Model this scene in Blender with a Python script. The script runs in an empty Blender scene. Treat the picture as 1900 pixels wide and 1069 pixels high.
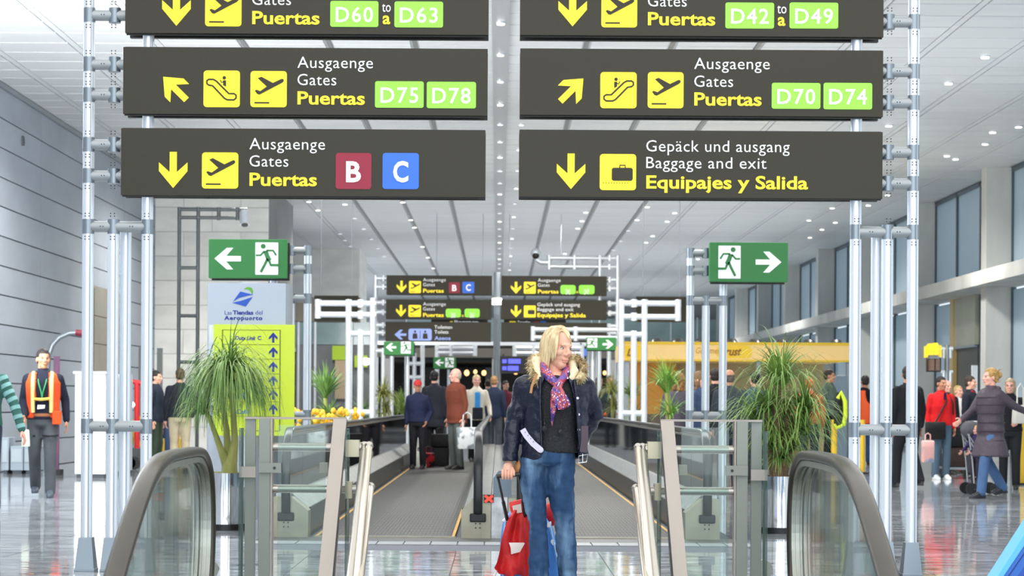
import bpy, bmesh, math, random
from mathutils import Vector, Matrix, Quaternion
R = random.Random(7)
sc = bpy.context.scene
COL = sc.collection
F, H, CX, CY, RO = 3800.0, 1.25, 925.0, 750.0, 0.006

# ------------------------------------------------------------------ camera
cam = bpy.data.cameras.new('camera'); camo = bpy.data.objects.new('camera', cam); COL.objects.link(camo)
cam.sensor_width = 36; cam.lens = F/1900*36
cam.shift_x = (950-CX)/1900; cam.shift_y = (CY-534.5)/1900
camo.matrix_world = Matrix.Translation((0, 0, H)) @ Matrix.Rotation(-RO, 4, 'Y') @ Matrix.Rotation(math.pi/2, 4, 'X')
cam.dof.use_dof = True; cam.dof.focus_distance = 13.5; cam.dof.aperture_fstop = 5.0
cam.clip_end = 400
sc.camera = camo
# ------------------------------------------------------------------ world, lights, exposure
sc.view_settings.view_transform = 'Standard'; sc.view_settings.look = 'None'
sc.view_settings.gamma = 1; sc.view_settings.use_curve_mapping = False
sc.view_settings.exposure = -0.22
w = bpy.data.worlds.new('daylight'); sc.world = w; w.use_nodes = True
wn = w.node_tree.nodes; wl = w.node_tree.links
bgn = wn['Background']; bgn.inputs[0].default_value = (0.80, 0.90, 1.0, 1); bgn.inputs[1].default_value = 1.5
def area(name, loc, sx, sy, power, col, rot=(0, 0, 0)):
    l = bpy.data.lights.new(name, 'AREA'); l.shape = 'RECTANGLE'; l.size = sx; l.size_y = sy
    l.energy = power; l.color = col
    o = bpy.data.objects.new(name, l); COL.objects.link(o); o.location = loc; o.rotation_euler = rot
    return o
area('overhead_fill', (1, 8, 6.6), 16, 22, 2600, (1.0, 0.98, 0.95))  # added fill from above, out of view; the ceiling has no skylight here
area('overhead_fill', (1.5, 24, 6.72), 18, 3, 1400, (1.0, 0.98, 0.95))  # second added fill strip, also out of view
area('rear_fill', (1.5, -5, 3.3), 18, 6, 1000, (0.93, 0.97, 1.0), (math.pi/2, 0, 0))  # added fill behind the camera for signs and people; no facade is built
area('left_ceiling_fill', (-8.0, 22, 4.2), 2.5, 9, 3200, (1.0, 0.99, 0.96), (math.radians(150), 0, math.radians(-12)))  # added unseen light aimed upward to brighten the left part of the ceiling
for yy in (34, 46, 60, 76, 96):
    for xx in (-5.5, 1.3, 8.0):
        l = bpy.data.lights.new('ceiling_spot_lamp', 'SPOT'); l.energy = 1500; l.spot_size = 2.8; l.spot_blend = .6
        l.shadow_soft_size = .3; l.color = (1, .96, .9)
        o = bpy.data.objects.new('ceiling_spot_lamp', l); COL.objects.link(o); o.location = (xx, yy, 6.6)

for yy, ll in ((33, 8), (45, 10), (60, 14), (77, 14), (98, 18)):
    area('ceiling_upfill', (1.5, yy, 3.9), 17, ll, 260+ll*12, (.98, .99, 1.0), (math.pi, 0, 0))  # added upward fill to brighten the ceiling; no fitting exists here

# ------------------------------------------------------------------ helpers
def uv(px, py):
    dx, dy = px-CX, CY-py
    c, s = math.cos(RO), math.sin(RO)
    return dx*c-dy*s, dx*s+dy*c
def P(px, py, Y):
    u, v = uv(px, py); return Vector((u*Y/F, Y, H+v*Y/F))
def ground(px, py):
    u, v = uv(px, py); Y = -H*F/v; return Vector((u*Y/F, Y, 0))
def XX(px, Y): return (px-CX)*Y/F
def lin(c):
    c = c/255.0
    return c/12.92 if c <= 0.04045 else ((c+0.055)/1.055)**2.4
def rgb(r, g, b): return (lin(r), lin(g), lin(b), 1)
MATS = {}
def mat(name, col, rough=.6, metal=0, spec=.5, emit=0, noise=None, bump=None, trans=0, alpha=1, coat=0, rnd=0, vary=None):
    """col 0-255; noise=(scale, amount, stretch xyz); bump=(scale, strength); vary=(col2, scale, lo, hi)"""
    if name in MATS: return MATS[name]
    m = bpy.data.materials.new(name); m.use_nodes = True
    nt = m.node_tree; n = nt.nodes; l = nt.links; b = n['Principled BSDF']
    b.inputs['Base Color'].default_value = rgb(*col)
    b.inputs['Roughness'].default_value = rough; b.inputs['Metallic'].default_value = metal
    b.inputs['Specular IOR Level'].default_value = spec
    if coat: b.inputs['Coat Weight'].default_value = coat
    if trans: b.inputs['Transmission Weight'].default_value = trans
    if alpha < 1: b.inputs['Alpha'].default_value = alpha
    if emit:
        b.inputs['Emission Color'].default_value = rgb(*col); b.inputs['Emission Strength'].default_value = emit
    cur = None
    if noise or vary or bump or rnd:
        tc = n.new('ShaderNodeTexCoord'); mp = n.new('ShaderNodeMapping'); l.new(tc.outputs['Object'], mp.inputs[0])
        if noise and len(noise) > 2: mp.inputs['Scale'].default_value = noise[2]
    if rnd:
        oi = n.new('ShaderNodeObjectInfo'); vm = n.new('ShaderNodeVectorMath'); vm.operation = 'SCALE'
        vm.inputs[0].default_value = (37, 19, 11); l.new(oi.outputs['Random'], vm.inputs['Scale']); l.new(vm.outputs[0], mp.inputs['Location'])
    if vary:
        nz = n.new('ShaderNodeTexNoise'); nz.inputs['Scale'].default_value = vary[1]; nz.inputs['Detail'].default_value = 4
        l.new(mp.outputs[0], nz.inputs['Vector'])
        mr = n.new('ShaderNodeMapRange'); mr.inputs[1].default_value = vary[2]; mr.inputs[2].default_value = vary[3]
        l.new(nz.outputs['Fac'], mr.inputs[0])
        mx = n.new('ShaderNodeMix'); mx.data_type = 'RGBA'; mx.inputs[6].default_value = rgb(*col); mx.inputs[7].default_value = rgb(*vary[0])
        l.new(mr.outputs[0], mx.inputs[0]); cur = mx.outputs[2]
    if noise or rnd:
        mx = n.new('ShaderNodeMix'); mx.data_type = 'RGBA'; mx.blend_type = 'MULTIPLY'; mx.inputs[0].default_value = 1
        if cur: l.new(cur, mx.inputs[6])
        else: mx.inputs[6].default_value = rgb(*col)
        src = None
        if noise:
            nz = n.new('ShaderNodeTexNoise'); nz.inputs['Scale'].default_value = noise[0]; nz.inputs['Detail'].default_value = 5
            l.new(mp.outputs[0], nz.inputs['Vector'])
            mr = n.new('ShaderNodeMapRange'); mr.inputs[1].default_value = .3; mr.inputs[2].default_value = .7
            mr.inputs[3].default_value = 1-noise[1]; mr.inputs[4].default_value = 1+noise[1]*.6
            l.new(nz.outputs['Fac'], mr.inputs[0]); src = mr.outputs[0]
        if rnd:
            m2 = n.new('ShaderNodeMapRange'); m2.inputs[3].default_value = 1-rnd; m2.inputs[4].default_value = 1+rnd
            l.new(oi.outputs['Random'], m2.inputs[0])
            if src:
                mm = n.new('ShaderNodeMath'); mm.operation = 'MULTIPLY'; l.new(src, mm.inputs[0]); l.new(m2.outputs[0], mm.inputs[1]); src = mm.outputs[0]
            else: src = m2.outputs[0]
        l.new(src, mx.inputs[7]); cur = mx.outputs[2]
    if cur: l.new(cur, b.inputs['Base Color'])
    if bump:
        nz = n.new('ShaderNodeTexNoise'); nz.inputs['Scale'].default_value = bump[0]; nz.inputs['Detail'].default_value = 4
        l.new(mp.outputs[0], nz.inputs['Vector'])
        bp = n.new('ShaderNodeBump'); bp.inputs['Strength'].default_value = bump[1]; bp.inputs['Distance'].default_value = .02
        l.new(nz.outputs['Fac'], bp.inputs['Height']); l.new(bp.outputs[0], b.inputs['Normal'])
    m.diffuse_color = rgb(*col); MATS[name] = m
    return m
def glassmat(name, col, tint=.12, gloss=.25, mirror=0.0):
    if name in MATS: return MATS[name]
    m = bpy.data.materials.new(name); m.use_nodes = True
    nt = m.node_tree; n = nt.nodes; l = nt.links; n.remove(n['Principled BSDF'])
    out = n['Material Output']; t = n.new('ShaderNodeBsdfTransparent'); t.inputs[0].default_value = rgb(*col)
    g = n.new('ShaderNodeBsdfGlossy'); g.inputs['Roughness'].default_value = .03
    d = n.new('ShaderNodeBsdfDiffuse'); d.inputs[0].default_value = rgb(*col)
    lw = n.new('ShaderNodeFresnel'); lw.inputs[0].default_value = 1.45
    mm = n.new('ShaderNodeMath'); mm.operation = 'MULTIPLY_ADD'; mm.inputs[1].default_value = gloss*2; mm.inputs[2].default_value = mirror; l.new(lw.outputs[0], mm.inputs[0])
    m1 = n.new('ShaderNodeMixShader'); m1.inputs[0].default_value = tint; l.new(t.outputs[0], m1.inputs[1]); l.new(d.outputs[0], m1.inputs[2])
    m2 = n.new('ShaderNodeMixShader'); l.new(mm.outputs[0], m2.inputs[0]); l.new(m1.outputs[0], m2.inputs[1]); l.new(g.outputs[0], m2.inputs[2])
    l.new(m2.outputs[0], out.inputs[0]); MATS[name] = m
    return m

ORG = {}
def tag(o, label=None, cat=None, group=None, kind=None):
    if label: o['label'] = label
    if cat: o['category'] = cat
    if group: o['group'] = group
    if kind: o['kind'] = kind
    return o
def thing(name, label, cat, loc=(0, 0, 0), rz=0, group=None, local=False):
    o = bpy.data.objects.new(name, None); COL.objects.link(o); o.location = loc; o.rotation_euler = (0, 0, rz)
    o.empty_display_size = .1
    ORG[o.name] = Vector((0, 0, 0)) if local else Vector(loc)
    return tag(o, label, cat, group)
def struct_root(name, loc=(0, 0, 0)):
    o = bpy.data.objects.new(name, None); COL.objects.link(o); o.location = loc; o['kind'] = 'structure'
    o.empty_display_size = .1
    ORG[o.name] = Vector(loc); return o
class MB:
    def __init__(s): s.v = []; s.f = []; s.sm = []
    def add(s, vs, fs, smooth=False):
        b = len(s.v); s.v += [Vector(x) for x in vs]; s.f += [tuple(i+b for i in f) for f in fs]; s.sm += [smooth]*len(fs); return s
    def box(s, x0, x1, y0, y1, z0, z1):
        return s.add([(x0,y0,z0),(x1,y0,z0),(x1,y1,z0),(x0,y1,z0),(x0,y0,z1),(x1,y0,z1),(x1,y1,z1),(x0,y1,z1)],
                     [(0,3,2,1),(4,5,6,7),(0,1,5,4),(1,2,6,5),(2,3,7,6),(3,0,4,7)])
    def rings(s, rings, caps=True, smooth=True, closed=False):
        n = len(rings[0]); vs = [p for r in rings for p in r]; fs = []
        m = len(rings)
        for i in range(m-1 if not closed else m):
            a, b = i*n, ((i+1) % m)*n
            for k in range(n): fs.append((a+k, a+(k+1) % n, b+(k+1) % n, b+k))
        b0 = len(s.v); s.add(vs, fs, smooth)
        if caps and not closed:
            s.f.append(tuple(b0+k for k in reversed(range(n)))); s.sm.append(False)
            s.f.append(tuple(b0+(m-1)*n+k for k in range(n))); s.sm.append(False)
        return s
    def tube(s, pts, r, n=8, caps=True, closed=False, flat=1.0):
        pts = [Vector(p) for p in pts]; m = len(pts); rs = r if isinstance(r, (list, tuple)) else [r]*m
        rings = []; prev = None
        for i, p in enumerate(pts):
            if closed: t = pts[(i+1) % m]-pts[i-1]
            else: t = pts[min(i+1, m-1)]-pts[max(i-1, 0)]
            t.normalize()
            if prev is None:
                a = Vector((0, 0, 1)) if abs(t.z) < .9 else Vector((0, 1, 0))
                u = t.cross(a).normalized()
            else:
                u = (prev-t*prev.dot(t)).normalized()
            prev = u; w_ = t.cross(u)
            rings.append([p+(u*math.cos(2*math.pi*k/n)+w_*flat*math.sin(2*math.pi*k/n))*rs[i] for k in range(n)])
        return s.rings(rings, caps, True, closed)
    def cyl(s, p0, p1, r0, r1=None, n=16): return s.tube([p0, p1], [r0, r0 if r1 is None else r1], n)
    def ell(s, c, rx, ry, rz, nu=12, nv=8, M=None):
        rings = []; c = Vector(c)
        for j in range(nv+1):
            ph = -math.pi/2+math.pi*j/nv; ph = max(min(ph, 1.54), -1.54)
            ring = []
            for k in range(nu):
                a = 2*math.pi*k/nu; q = Vector((rx*math.cos(ph)*math.cos(a), ry*math.cos(ph)*math.sin(a), rz*math.sin(ph)))
                ring.append(c+(M @ q if M else q))
            rings.append(ring)
        return s.rings(rings, True, True)
    def prism(s, poly, y0, y1):
        """poly of (x,z), extruded along y"""
        n = len(poly); vs = [(x, y0, z) for x, z in poly]+[(x, y1, z) for x, z in poly]
        fs = [tuple(range(n)), tuple(reversed(range(n, 2*n)))]+[(k, k+n, (k+1) % n+n, (k+1) % n) for k in range(n)]
        return s.add(vs, fs)
    def prism_x(s, poly, x0, x1):
        """poly of (y,z), extruded along x"""
        n = len(poly); vs = [(x0, y, z) for y, z in poly]+[(x1, y, z) for y, z in poly]
        fs = [tuple(range(n)), tuple(reversed(range(n, 2*n)))]+[(k, k+n, (k+1) % n+n, (k+1) % n) for k in range(n)]
        return s.add(vs, fs)
    def prism_z(s, poly, z0, z1):
        n = len(poly); vs = [(x, y, z0) for x, y in poly]+[(x, y, z1) for x, y in poly]
        fs = [tuple(reversed(range(n))), tuple(range(n, 2*n))]+[(k, (k+1) % n, (k+1) % n+n, k+n) for k in range(n)]
        return s.add(vs, fs)
    def stroke(s, pts, wd, y0, y1, closed=False):
        """flat ribbon in the xz plane following pts"""
        m = len(pts); L = []; Rr = []
        for i in range(m):
            p = Vector((pts[i][0], 0, pts[i][1]))
            if closed: a = pts[i-1]; b = pts[(i+1) % m]
            else: a = pts[max(i-1, 0)]; b = pts[min(i+1, m-1)]
            t = Vector((b[0]-a[0], 0, b[1]-a[1])).normalized(); nn = Vector((-t.z, 0, t.x))*wd/2
            L.append(p+nn); Rr.append(p-nn)
        rings = [[Vector((L[i].x, y0, L[i].z)), Vector((L[i].x, y1, L[i].z)), Vector((Rr[i].x, y1, Rr[i].z)), Vector((Rr[i].x, y0, Rr[i].z))] for i in range(m)]
        return s.rings(rings, True, False, closed)
    def mesh(s, name, org=Vector((0, 0, 0)), mats=()):
        me = bpy.data.meshes.new(name); me.from_pydata([v-org for v in s.v], [], s.f)
        me.polygons.foreach_set('use_smooth', s.sm)
        for m in mats: me.materials.append(m)
        bm = bmesh.new(); bm.from_mesh(me); bmesh.ops.recalc_face_normals(bm, faces=bm.faces); bm.to_mesh(me); bm.free()
        if any(s.sm): me.set_sharp_from_angle(angle=math.radians(61))
        return me
    def build(s, name, m, parent=None, label=None, kind=None, bevel=0, org=None):
        if org is None: org = ORG[parent.name] if parent else Vector((0, 0, 0))
        me = s.mesh(name, org, [m] if not isinstance(m, (list, tuple)) else m)
        o = bpy.data.objects.new(name, me); COL.objects.link(o)
        if parent: o.parent = parent
        else: o.location = org
        ORG[o.name] = org
        if label: o['label'] = label
        if kind: o['kind'] = kind
        if bevel:
            b = o.modifiers.new('b', 'BEVEL'); b.width = bevel; b.segments = 2; b.limit_method = 'ANGLE'
        return o
def inst(name, me, parent, loc, label=None, rot=None, scale=None):
    o = bpy.data.objects.new(name, me); COL.objects.link(o); o.parent = parent
    o.location = Vector(loc)-ORG[parent.name] if parent else loc
    if rot: o.rotation_euler = rot
    if scale: o.scale = scale
    ORG[o.name] = Vector(loc)
    return o
def copy_tree(o, loc, parent=None, rz=None):
    c = o.copy(); COL.objects.link(c); c.parent = parent
    if parent is None:
        c.location = loc
        if rz is not None: c.rotation_euler = (0, 0, rz)
    for ch in list(o.children): copy_tree(ch, None, c)
    return c
def rrect(x0, x1, z0, z1, r, n=4):
    out = []
    for cx, cz, a0 in ((x1-r, z1-r, 0), (x0+r, z1-r, 90), (x0+r, z0+r, 180), (x1-r, z0+r, 270)):
        for k in range(n+1):
            a = math.radians(a0+90*k/n); out.append((cx+r*math.cos(a), cz+r*math.sin(a)))
    return out
dg = lambda: bpy.context.evaluated_depsgraph_get()
def text_mb(txt, x0, x1, zb, cap, y, bold=0.0, depth=.003, spacing=1.0, shear=0):
    """lettering in the xz plane facing -y, from x0 to x1, baseline zb, cap height cap; returns (verts, faces)"""
    cu = bpy.data.curves.new('t', 'FONT'); cu.body = txt; cu.size = 1; cu.offset = bold; cu.extrude = 0; cu.space_character = spacing; cu.shear = shear
    cu.resolution_u = 3
    o = bpy.data.objects.new('t', cu); COL.objects.link(o)
    me = bpy.data.meshes.new_from_object(o.evaluated_get(dg()))
    vs = [v.co.copy() for v in me.vertices]; fs = [tuple(p.vertices) for p in me.polygons]
    bpy.data.objects.remove(o); bpy.data.curves.remove(cu); bpy.data.meshes.remove(me)
    if not vs: return [], []
    a = min(v.x for v in vs); b = max(v.x for v in vs)
    if x1 is None: sx = cap/.73
    else: sx = (x1-x0)/(b-a)
    sz = cap/(.73+2*bold)
    return [Vector((x0+(v.x-a)*sx, y, zb+(v.y+bold)*sz)) for v in vs], fs

# ------------------------------------------------------------------ common materials
M_conc_l = mat('blue_grey_concrete', (160, 168, 179), .75, noise=(1.3, .10, (1, .5, 1)), bump=(6, .15), rnd=.035)
M_conc_w = mat('pale_concrete', (236, 236, 231), .8, noise=(1.1, .12, (1, 1, 2.2)), bump=(5, .2), rnd=.03)
M_conc_c = mat('column_concrete', (194, 196, 193), .75, noise=(.9, .22, (1, 1, .35)), bump=(5, .2))
M_conc_d = mat('gallery_concrete', (150, 152, 152), .8, noise=(.8, .12))
M_joint = mat('dark_joint', (92, 97, 104), .9)
M_alu = mat('anodised_aluminium', (224, 230, 236), .33, metal=.45, spec=.6)
M_rail = mat('silver_cross_tube', (150, 155, 157), .42, metal=.5)
M_alu_d = mat('dull_aluminium', (150, 158, 164), .4, metal=.8)
M_alu_cap = mat('cast_joint_aluminium', (136, 146, 154), .38, metal=.7)
M_steel = mat('brushed_steel', (176, 176, 168), .3, metal=.9, noise=(30, .08, (1, 1, .05)))
M_steel_p = mat('polished_steel', (225, 225, 225), .07, metal=1)
M_steel_w = mat('worn_steel_plate', (158, 154, 136), .35, metal=.6, noise=(6, .15))
M_rubber = mat('black_handrail_rubber', (26, 28, 29), .28, spec=.5)
M_black = mat('black_plastic', (16, 17, 18), .4)
M_board = mat('brown_grey_sign_face', (56, 54, 45), .6, spec=.25, noise=(60, .04))
M_boardk = mat('sign_edge_black', (20, 20, 18), .4)
M_yel = mat('sign_yellow', (255, 230, 40), .5, emit=.22)
M_wht = mat('sign_white', (238, 240, 242), .5, emit=.18)
M_grn = mat('sign_lime_green', (138, 226, 66), .5, emit=.3)
M_crim = mat('sign_crimson', (140, 14, 48), .5, emit=.06)
M_blu = mat('sign_blue', (44, 104, 212), .5, emit=.08)
M_lblu = mat('sign_pale_blue', (142, 160, 226), .5, emit=.2)
M_exg = mat('exit_sign_green', (44, 122, 60), .5, emit=.03)
M_glass = glassmat('clear_glass', (240, 248, 246), .02, .35)
M_glass_d = glassmat('balustrade_glass', (186, 200, 204), .10, .7, .06)
M_glass_g = mat('green_glass_edge', (30, 96, 84), .15, spec=.8, emit=.02)
# ------------------------------------------------------------------ floor
def floormat(name, col, rnd):
    m = bpy.data.materials.new(name); m.use_nodes = True; nt = m.node_tree; n = nt.nodes; l = nt.links; b = n['Principled BSDF']
    tc = n.new('ShaderNodeTexCoord'); mp = n.new('ShaderNodeMapping'); l.new(tc.outputs['Object'], mp.inputs[0])
    mp.inputs['Scale'].default_value = (.55, 1.6, 1)
    if rnd:
        oi = n.new('ShaderNodeObjectInfo'); vm = n.new('ShaderNodeVectorMath'); vm.operation = 'SCALE'; vm.inputs[0].default_value = (37, 53, 3)
        l.new(oi.outputs['Random'], vm.inputs['Scale']); l.new(vm.outputs[0], mp.inputs['Location'])
    a = n.new('ShaderNodeTexNoise'); a.inputs['Scale'].default_value = 3.2; a.inputs['Detail'].default_value = 7; a.inputs['Roughness'].default_value = .65; a.inputs['Distortion'].default_value = 1.2
    l.new(mp.outputs[0], a.inputs['Vector'])
    cr = n.new('ShaderNodeValToRGB'); e = cr.color_ramp.elements
    e[0].position = .33; e[0].color = rgb(col[0]*.5, col[1]*.51, col[2]*.53); e[1].position = .7; e[1].color = rgb(min(255, col[0]*1.35), min(255, col[1]*1.35), min(255, col[2]*1.35))
    k = cr.color_ramp.elements.new(.5); k.color = rgb(*col)
    l.new(a.outputs['Fac'], cr.inputs[0])
    v = n.new('ShaderNodeTexNoise'); v.inputs['Scale'].default_value = 9; v.inputs['Detail'].default_value = 3; v.inputs['Distortion'].default_value = 3
    l.new(mp.outputs[0], v.inputs['Vector'])
    mr = n.new('ShaderNodeMapRange'); mr.inputs[1].default_value = .485; mr.inputs[2].default_value = .5; mr.inputs[3].default_value = 0; mr.inputs[4].default_value = 1; l.new(v.outputs['Fac'], mr.inputs[0])
    mr2 = n.new('ShaderNodeMapRange'); mr2.inputs[1].default_value = .515; mr2.inputs[2].default_value = .5; l.new(v.outputs['Fac'], mr2.inputs[0])
    mu = n.new('ShaderNodeMath'); mu.operation = 'MULTIPLY'; l.new(mr.outputs[0], mu.inputs[0]); l.new(mr2.outputs[0], mu.inputs[1])
    m3 = n.new('ShaderNodeMath'); m3.operation = 'MULTIPLY'; m3.inputs[1].default_value = .35; l.new(mu.outputs[0], m3.inputs[0])
    mx = n.new('ShaderNodeMix'); mx.data_type = 'RGBA'; l.new(m3.outputs[0], mx.inputs[0]); l.new(cr.outputs[0], mx.inputs[6]); mx.inputs[7].default_value = rgb(205, 208, 210)
    l.new(mx.outputs[2], b.inputs['Base Color'])
    b.inputs['Roughness'].default_value = .06; b.inputs['Specular IOR Level'].default_value = .75
    g = n.new('ShaderNodeTexNoise'); g.inputs['Scale'].default_value = 2.2; g.inputs['Detail'].default_value = 2; l.new(mp.outputs[0], g.inputs['Vector'])
    bp = n.new('ShaderNodeBump'); bp.inputs['Strength'].default_value = .045; bp.inputs['Distance'].default_value = .05; l.new(g.outputs['Fac'], bp.inputs['Height']); l.new(bp.outputs[0], b.inputs['Normal'])
    return m
M_tile = floormat('polished_grey_marble', (158, 163, 168), 1)
M_tile_f = floormat('polished_grey_marble_field', (158, 163, 168), 0)
XL, XR, ZC = -8.75, 11.9, 6.82
Y0, YE = 11.4, 110.0
fl = MB().box(XL-.4, XR+.6, Y0, YE, -.4, -.006).box(XL-.4, -6.2, -6, Y0, -.4, -.006).box(6.2, XR+.6, -6, Y0, -.4, -.006).build('floor', M_joint, kind='structure')
T = 1.2; g = .008
tile_me = {}
def tile_mesh(x1, y1):
    k = (round(x1, 3), round(y1, 3))
    if k not in tile_me:
        tile_me[k] = MB().box(g/2, x1-g/2, g/2, y1-g/2, -.006, 0).mesh('floor_tile', mats=[M_tile])
    return tile_me[k]
field = MB(); nt_ = 0
j = 0; y = Y0
while y < YE-.01:
    y2 = min(y+T, YE)
    x = XL
    while x < XR-.01:
        x2 = min(x+T, XR)
        segs = [(x, x2)]
        if y2 > 18.2 and y < 62:
            segs = []
            if x < -2.2: segs.append((x, min(x2, -2.2)))
            if x2 > 2.2: segs.append((max(x, 2.2), x2))
        for a, b in segs:
            if b-a < .05: continue
            if y < 31.5 and a < .25*y+1.4 and b > -.25*y-1.4 and nt_ < 296:
                inst('floor_tile', tile_mesh(b-a, y2-y), fl, (a, y, 0)); nt_ += 1
            else: field.box(a+g/2, b-g/2, y+g/2, y2-g/2, -.006, 0)
        x = x2
    y = y2
for xa, xb in ((XL, -6.2), (6.2, XR)):
    yy = -6
    while yy < Y0: field.box(xa, xb, yy+g/2, min(yy+T, Y0)-g/2, -.006, 0); yy += T
field.build('floor_tiles', M_tile_f, fl, kind='stuff')
# pale threshold strip before the walkways
st = MB()
M_strip = mat('pale_tactile_tile', (140, 144, 148), .45, noise=(20, .1), rnd=.06)
k = 0
stm = MB().box(.006, .234, .006, .40, -.006, .002).mesh('threshold_tile', mats=[M_strip])
x = -2.28
while x < 2.2:
    for yy in (18.15,): inst('threshold_tile', stm, fl, (x, yy, 0))
    x += .24
MB().box(-2.2, 2.2, 18.2+.35, 19.1, -.006, .003).build('comb_plate', mat('dark_comb_plate', (84, 86, 88), .45, metal=.3), fl)

# ------------------------------------------------------------------ left wall, panelled in concrete
wlft = struct_root('wall_left', (XL, 0, 0))
MB().box(XL-.4, XL-.03, -6, 52.3, 0, ZC).build('wall_core', M_joint, wlft)
zs = [0, .52, 1.05, 1.57, 2.08, 2.60, 3.12, 3.63, 4.15, 4.67, 5.18, 5.70, 6.22, ZC]
pm = {}
for yy in [26+4.35*i for i in range(6)]:
    for z0, z1 in zip(zs[:-1], zs[1:]):
        if yy > 43 and yy < 44 and z1 < 3.5: continue
        k = round(z1-z0, 3)
        if k not in pm: pm[k] = MB().box(-.03, 0, .008, 4.342, .012, k-.012).mesh('wall_panel', mats=[M_conc_l])
        inst('wall_panel', pm[k], wlft, (XL, yy, z0))
MB().box(XL-.03, XL, -6, 26, 0, ZC).build('wall_panel', M_conc_l, wlft)
MB().box(XL-.02, XL+.06, -6, 52.3, ZC-.09, ZC).build('cornice', M_alu_d, wlft)
MB().cyl((XL-.01, 37.5, 6.02), (XL+.03, 37.5, 6.02), .09, n=14).build('vent_cap', M_joint, wlft)
# brown niche with stone facing further along
ni = MB()
MB().box(XL-.02, XL+.05, 43.9, 47.7, 0, 3.75).build('niche_back', mat('niche_stone', (140, 138, 128), .8, noise=(.8, .15)), wlft)
for z in (.7, 1.3, 1.9, 2.5, 3.1):
    MB().box(XL+.05, XL+.07, 43.95, 47.65, z+.01, z+.59).build('niche_block', mat('niche_stone', (0, 0, 0)), wlft)

# pale block wall facing the camera, then a return, then a further pale wall
wfr = struct_root('wall_front', (XL, 52, 0))
MB().box(XL-.4, -5.85, 52.03, 58, 0, ZC).build('wall_core', M_conc_d, wfr)
bw, bh = 1.45, .62
j = 0; z = 0
while z < ZC-.02:
    z2 = min(z+bh, ZC)
    x = XL+(.0 if j % 2 else -.72)
    while x < -5.86:
        a, b = max(x, XL), min(x+bw, -5.86)
        MB().box(a+.005, b-.005, 52.0, 52.03, z+.006, z2-.006).build('wall_block', M_conc_w, wfr)
        x += bw
    z = z2; j += 1
wfb = struct_root('wall_back', (0, 74, 0))
MB().box(XL-3, -5.05, 74, 78, 3.2, ZC).build('wall_block', M_conc_w, wfb)
MB().box(XL-.4, -7.9, 58, 74, 0, ZC).build('wall_block', M_conc_l, wfb)

# ------------------------------------------------------------------ ceiling
M_ceil = mat('satin_metal_ceiling_plank', (208, 212, 214), .42, metal=.25, spec=.6, noise=(.5, .07, (.4, 3, 1)), rnd=.03)
M_ceil_b = mat('ceiling_void', (190, 194, 196), .6)
M_slot = mat('ceiling_slot_trim', (104, 108, 110), .35, metal=.5)
ce = MB().box(XL-.4, XR+.6, -6, YE, ZC+.03, ZC+.3).build('ceiling', M_ceil_b, kind='structure')
PW, PD = 1.333, .87
cpm = {}
def ceil_panel(a, b, d):
    k = (round(b-a, 3), round(d, 3))
    if k not in cpm:
        w_, z = b-a, 0
        m_ = MB()
        prof = [(.018, .03), (.018, .004), (.05, 0), (d-.05, 0), (d-.018, .004), (d-.018, .03)]
        m_.prism_x(prof, .07, w_-.07)
        cpm[k] = m_.mesh('ceiling_panel', mats=[M_ceil])
    return cpm[k]
far = MB(); nc = 0
xs = [XL]+[PW*i for i in range(-6, 9)]+[XR]
y = 26.6
rows = 0
while y < YE-.1:
    d = min(PD, YE-y)
    for a, b in zip(xs[:-1], xs[1:]):
        if b-a < .3: continue
        if y < 42.3 and nc < 298 and a < .255*y+.5 and b > -.25*y-.5:
            inst('ceiling_panel', ceil_panel(a, b, d), ce, (a, y, ZC)); nc += 1
        else:
            far.prism_x([(y+.018, ZC+.03), (y+.018, ZC+.004), (y+.05, ZC), (y+d-.05, ZC), (y+d-.018, ZC+.004), (y+d-.018, ZC+.03)], a+.07, b-.07)
    y += d
far.build('ceiling_panels', M_ceil, ce, kind='stuff')
for i in range(-6, 9):
    if i == 0: continue
    if abs(i) > 3:  # outer slots pale, inner ones dark: uneven reflection put into the trim colour
        MB().box(PW*i-.05, PW*i+.05, 26.6, YE, ZC+.004, ZC+.03).build('slot_trim', M_ceil, ce); continue
    MB().box(PW*i-.035, PW*i+.035, 26.6, YE, ZC+.012, ZC+.03).build('slot_trim', M_slot, ce)
MB().box(-.13, .13, 26.6, YE, ZC-.035, ZC+.03).build('ridge_trim', mat('ridge_trim_metal', (168, 172, 174), .35, metal=.5), ce)
# recessed downlights
M_lens = mat('downlight_lens', (255, 250, 238), .4, emit=3.5)
M_lens2 = mat('dim_downlight_lens', (236, 238, 240), .4, emit=.8)
def downlight(x, y, z, r, label, group, dim=False):
    t = thing('downlight', label, 'light', (x, y, z), 0, group)
    a = MB(); n = 14
    a.rings([[Vector((x+r*1.25*math.cos(2*math.pi*k/n), y+r*1.25*math.sin(2*math.pi*k/n), zz)) for k in range(n)] for zz in (z, z-.02)])
    a.build('rim', M_alu, t)
    b = MB(); b.rings([[Vector((x+r*math.cos(2*math.pi*k/n), y+r*math.sin(2*math.pi*k/n), zz)) for k in range(n)] for zz in (z-.02, z-.035)])
    b.build('lens', M_lens2 if dim else M_lens, t)
yy = 29.7
i = 0
while yy < 107:
    downlight(0, yy, ZC-.035, .055, 'round downlight in the long row set into the central ceiling ridge', 'downlights in the central ridge', dim=i % 3 != 0)
    yy += 2.68; i += 1
yy = 32.7; i = 0
while yy < 107:
    downlight(.42, yy, ZC, .05, 'round downlight in the single row just beside the central ceiling ridge', 'downlights beside the central ridge', dim=i % 2 == 0)
    yy += 4.0; i += 1
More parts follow.
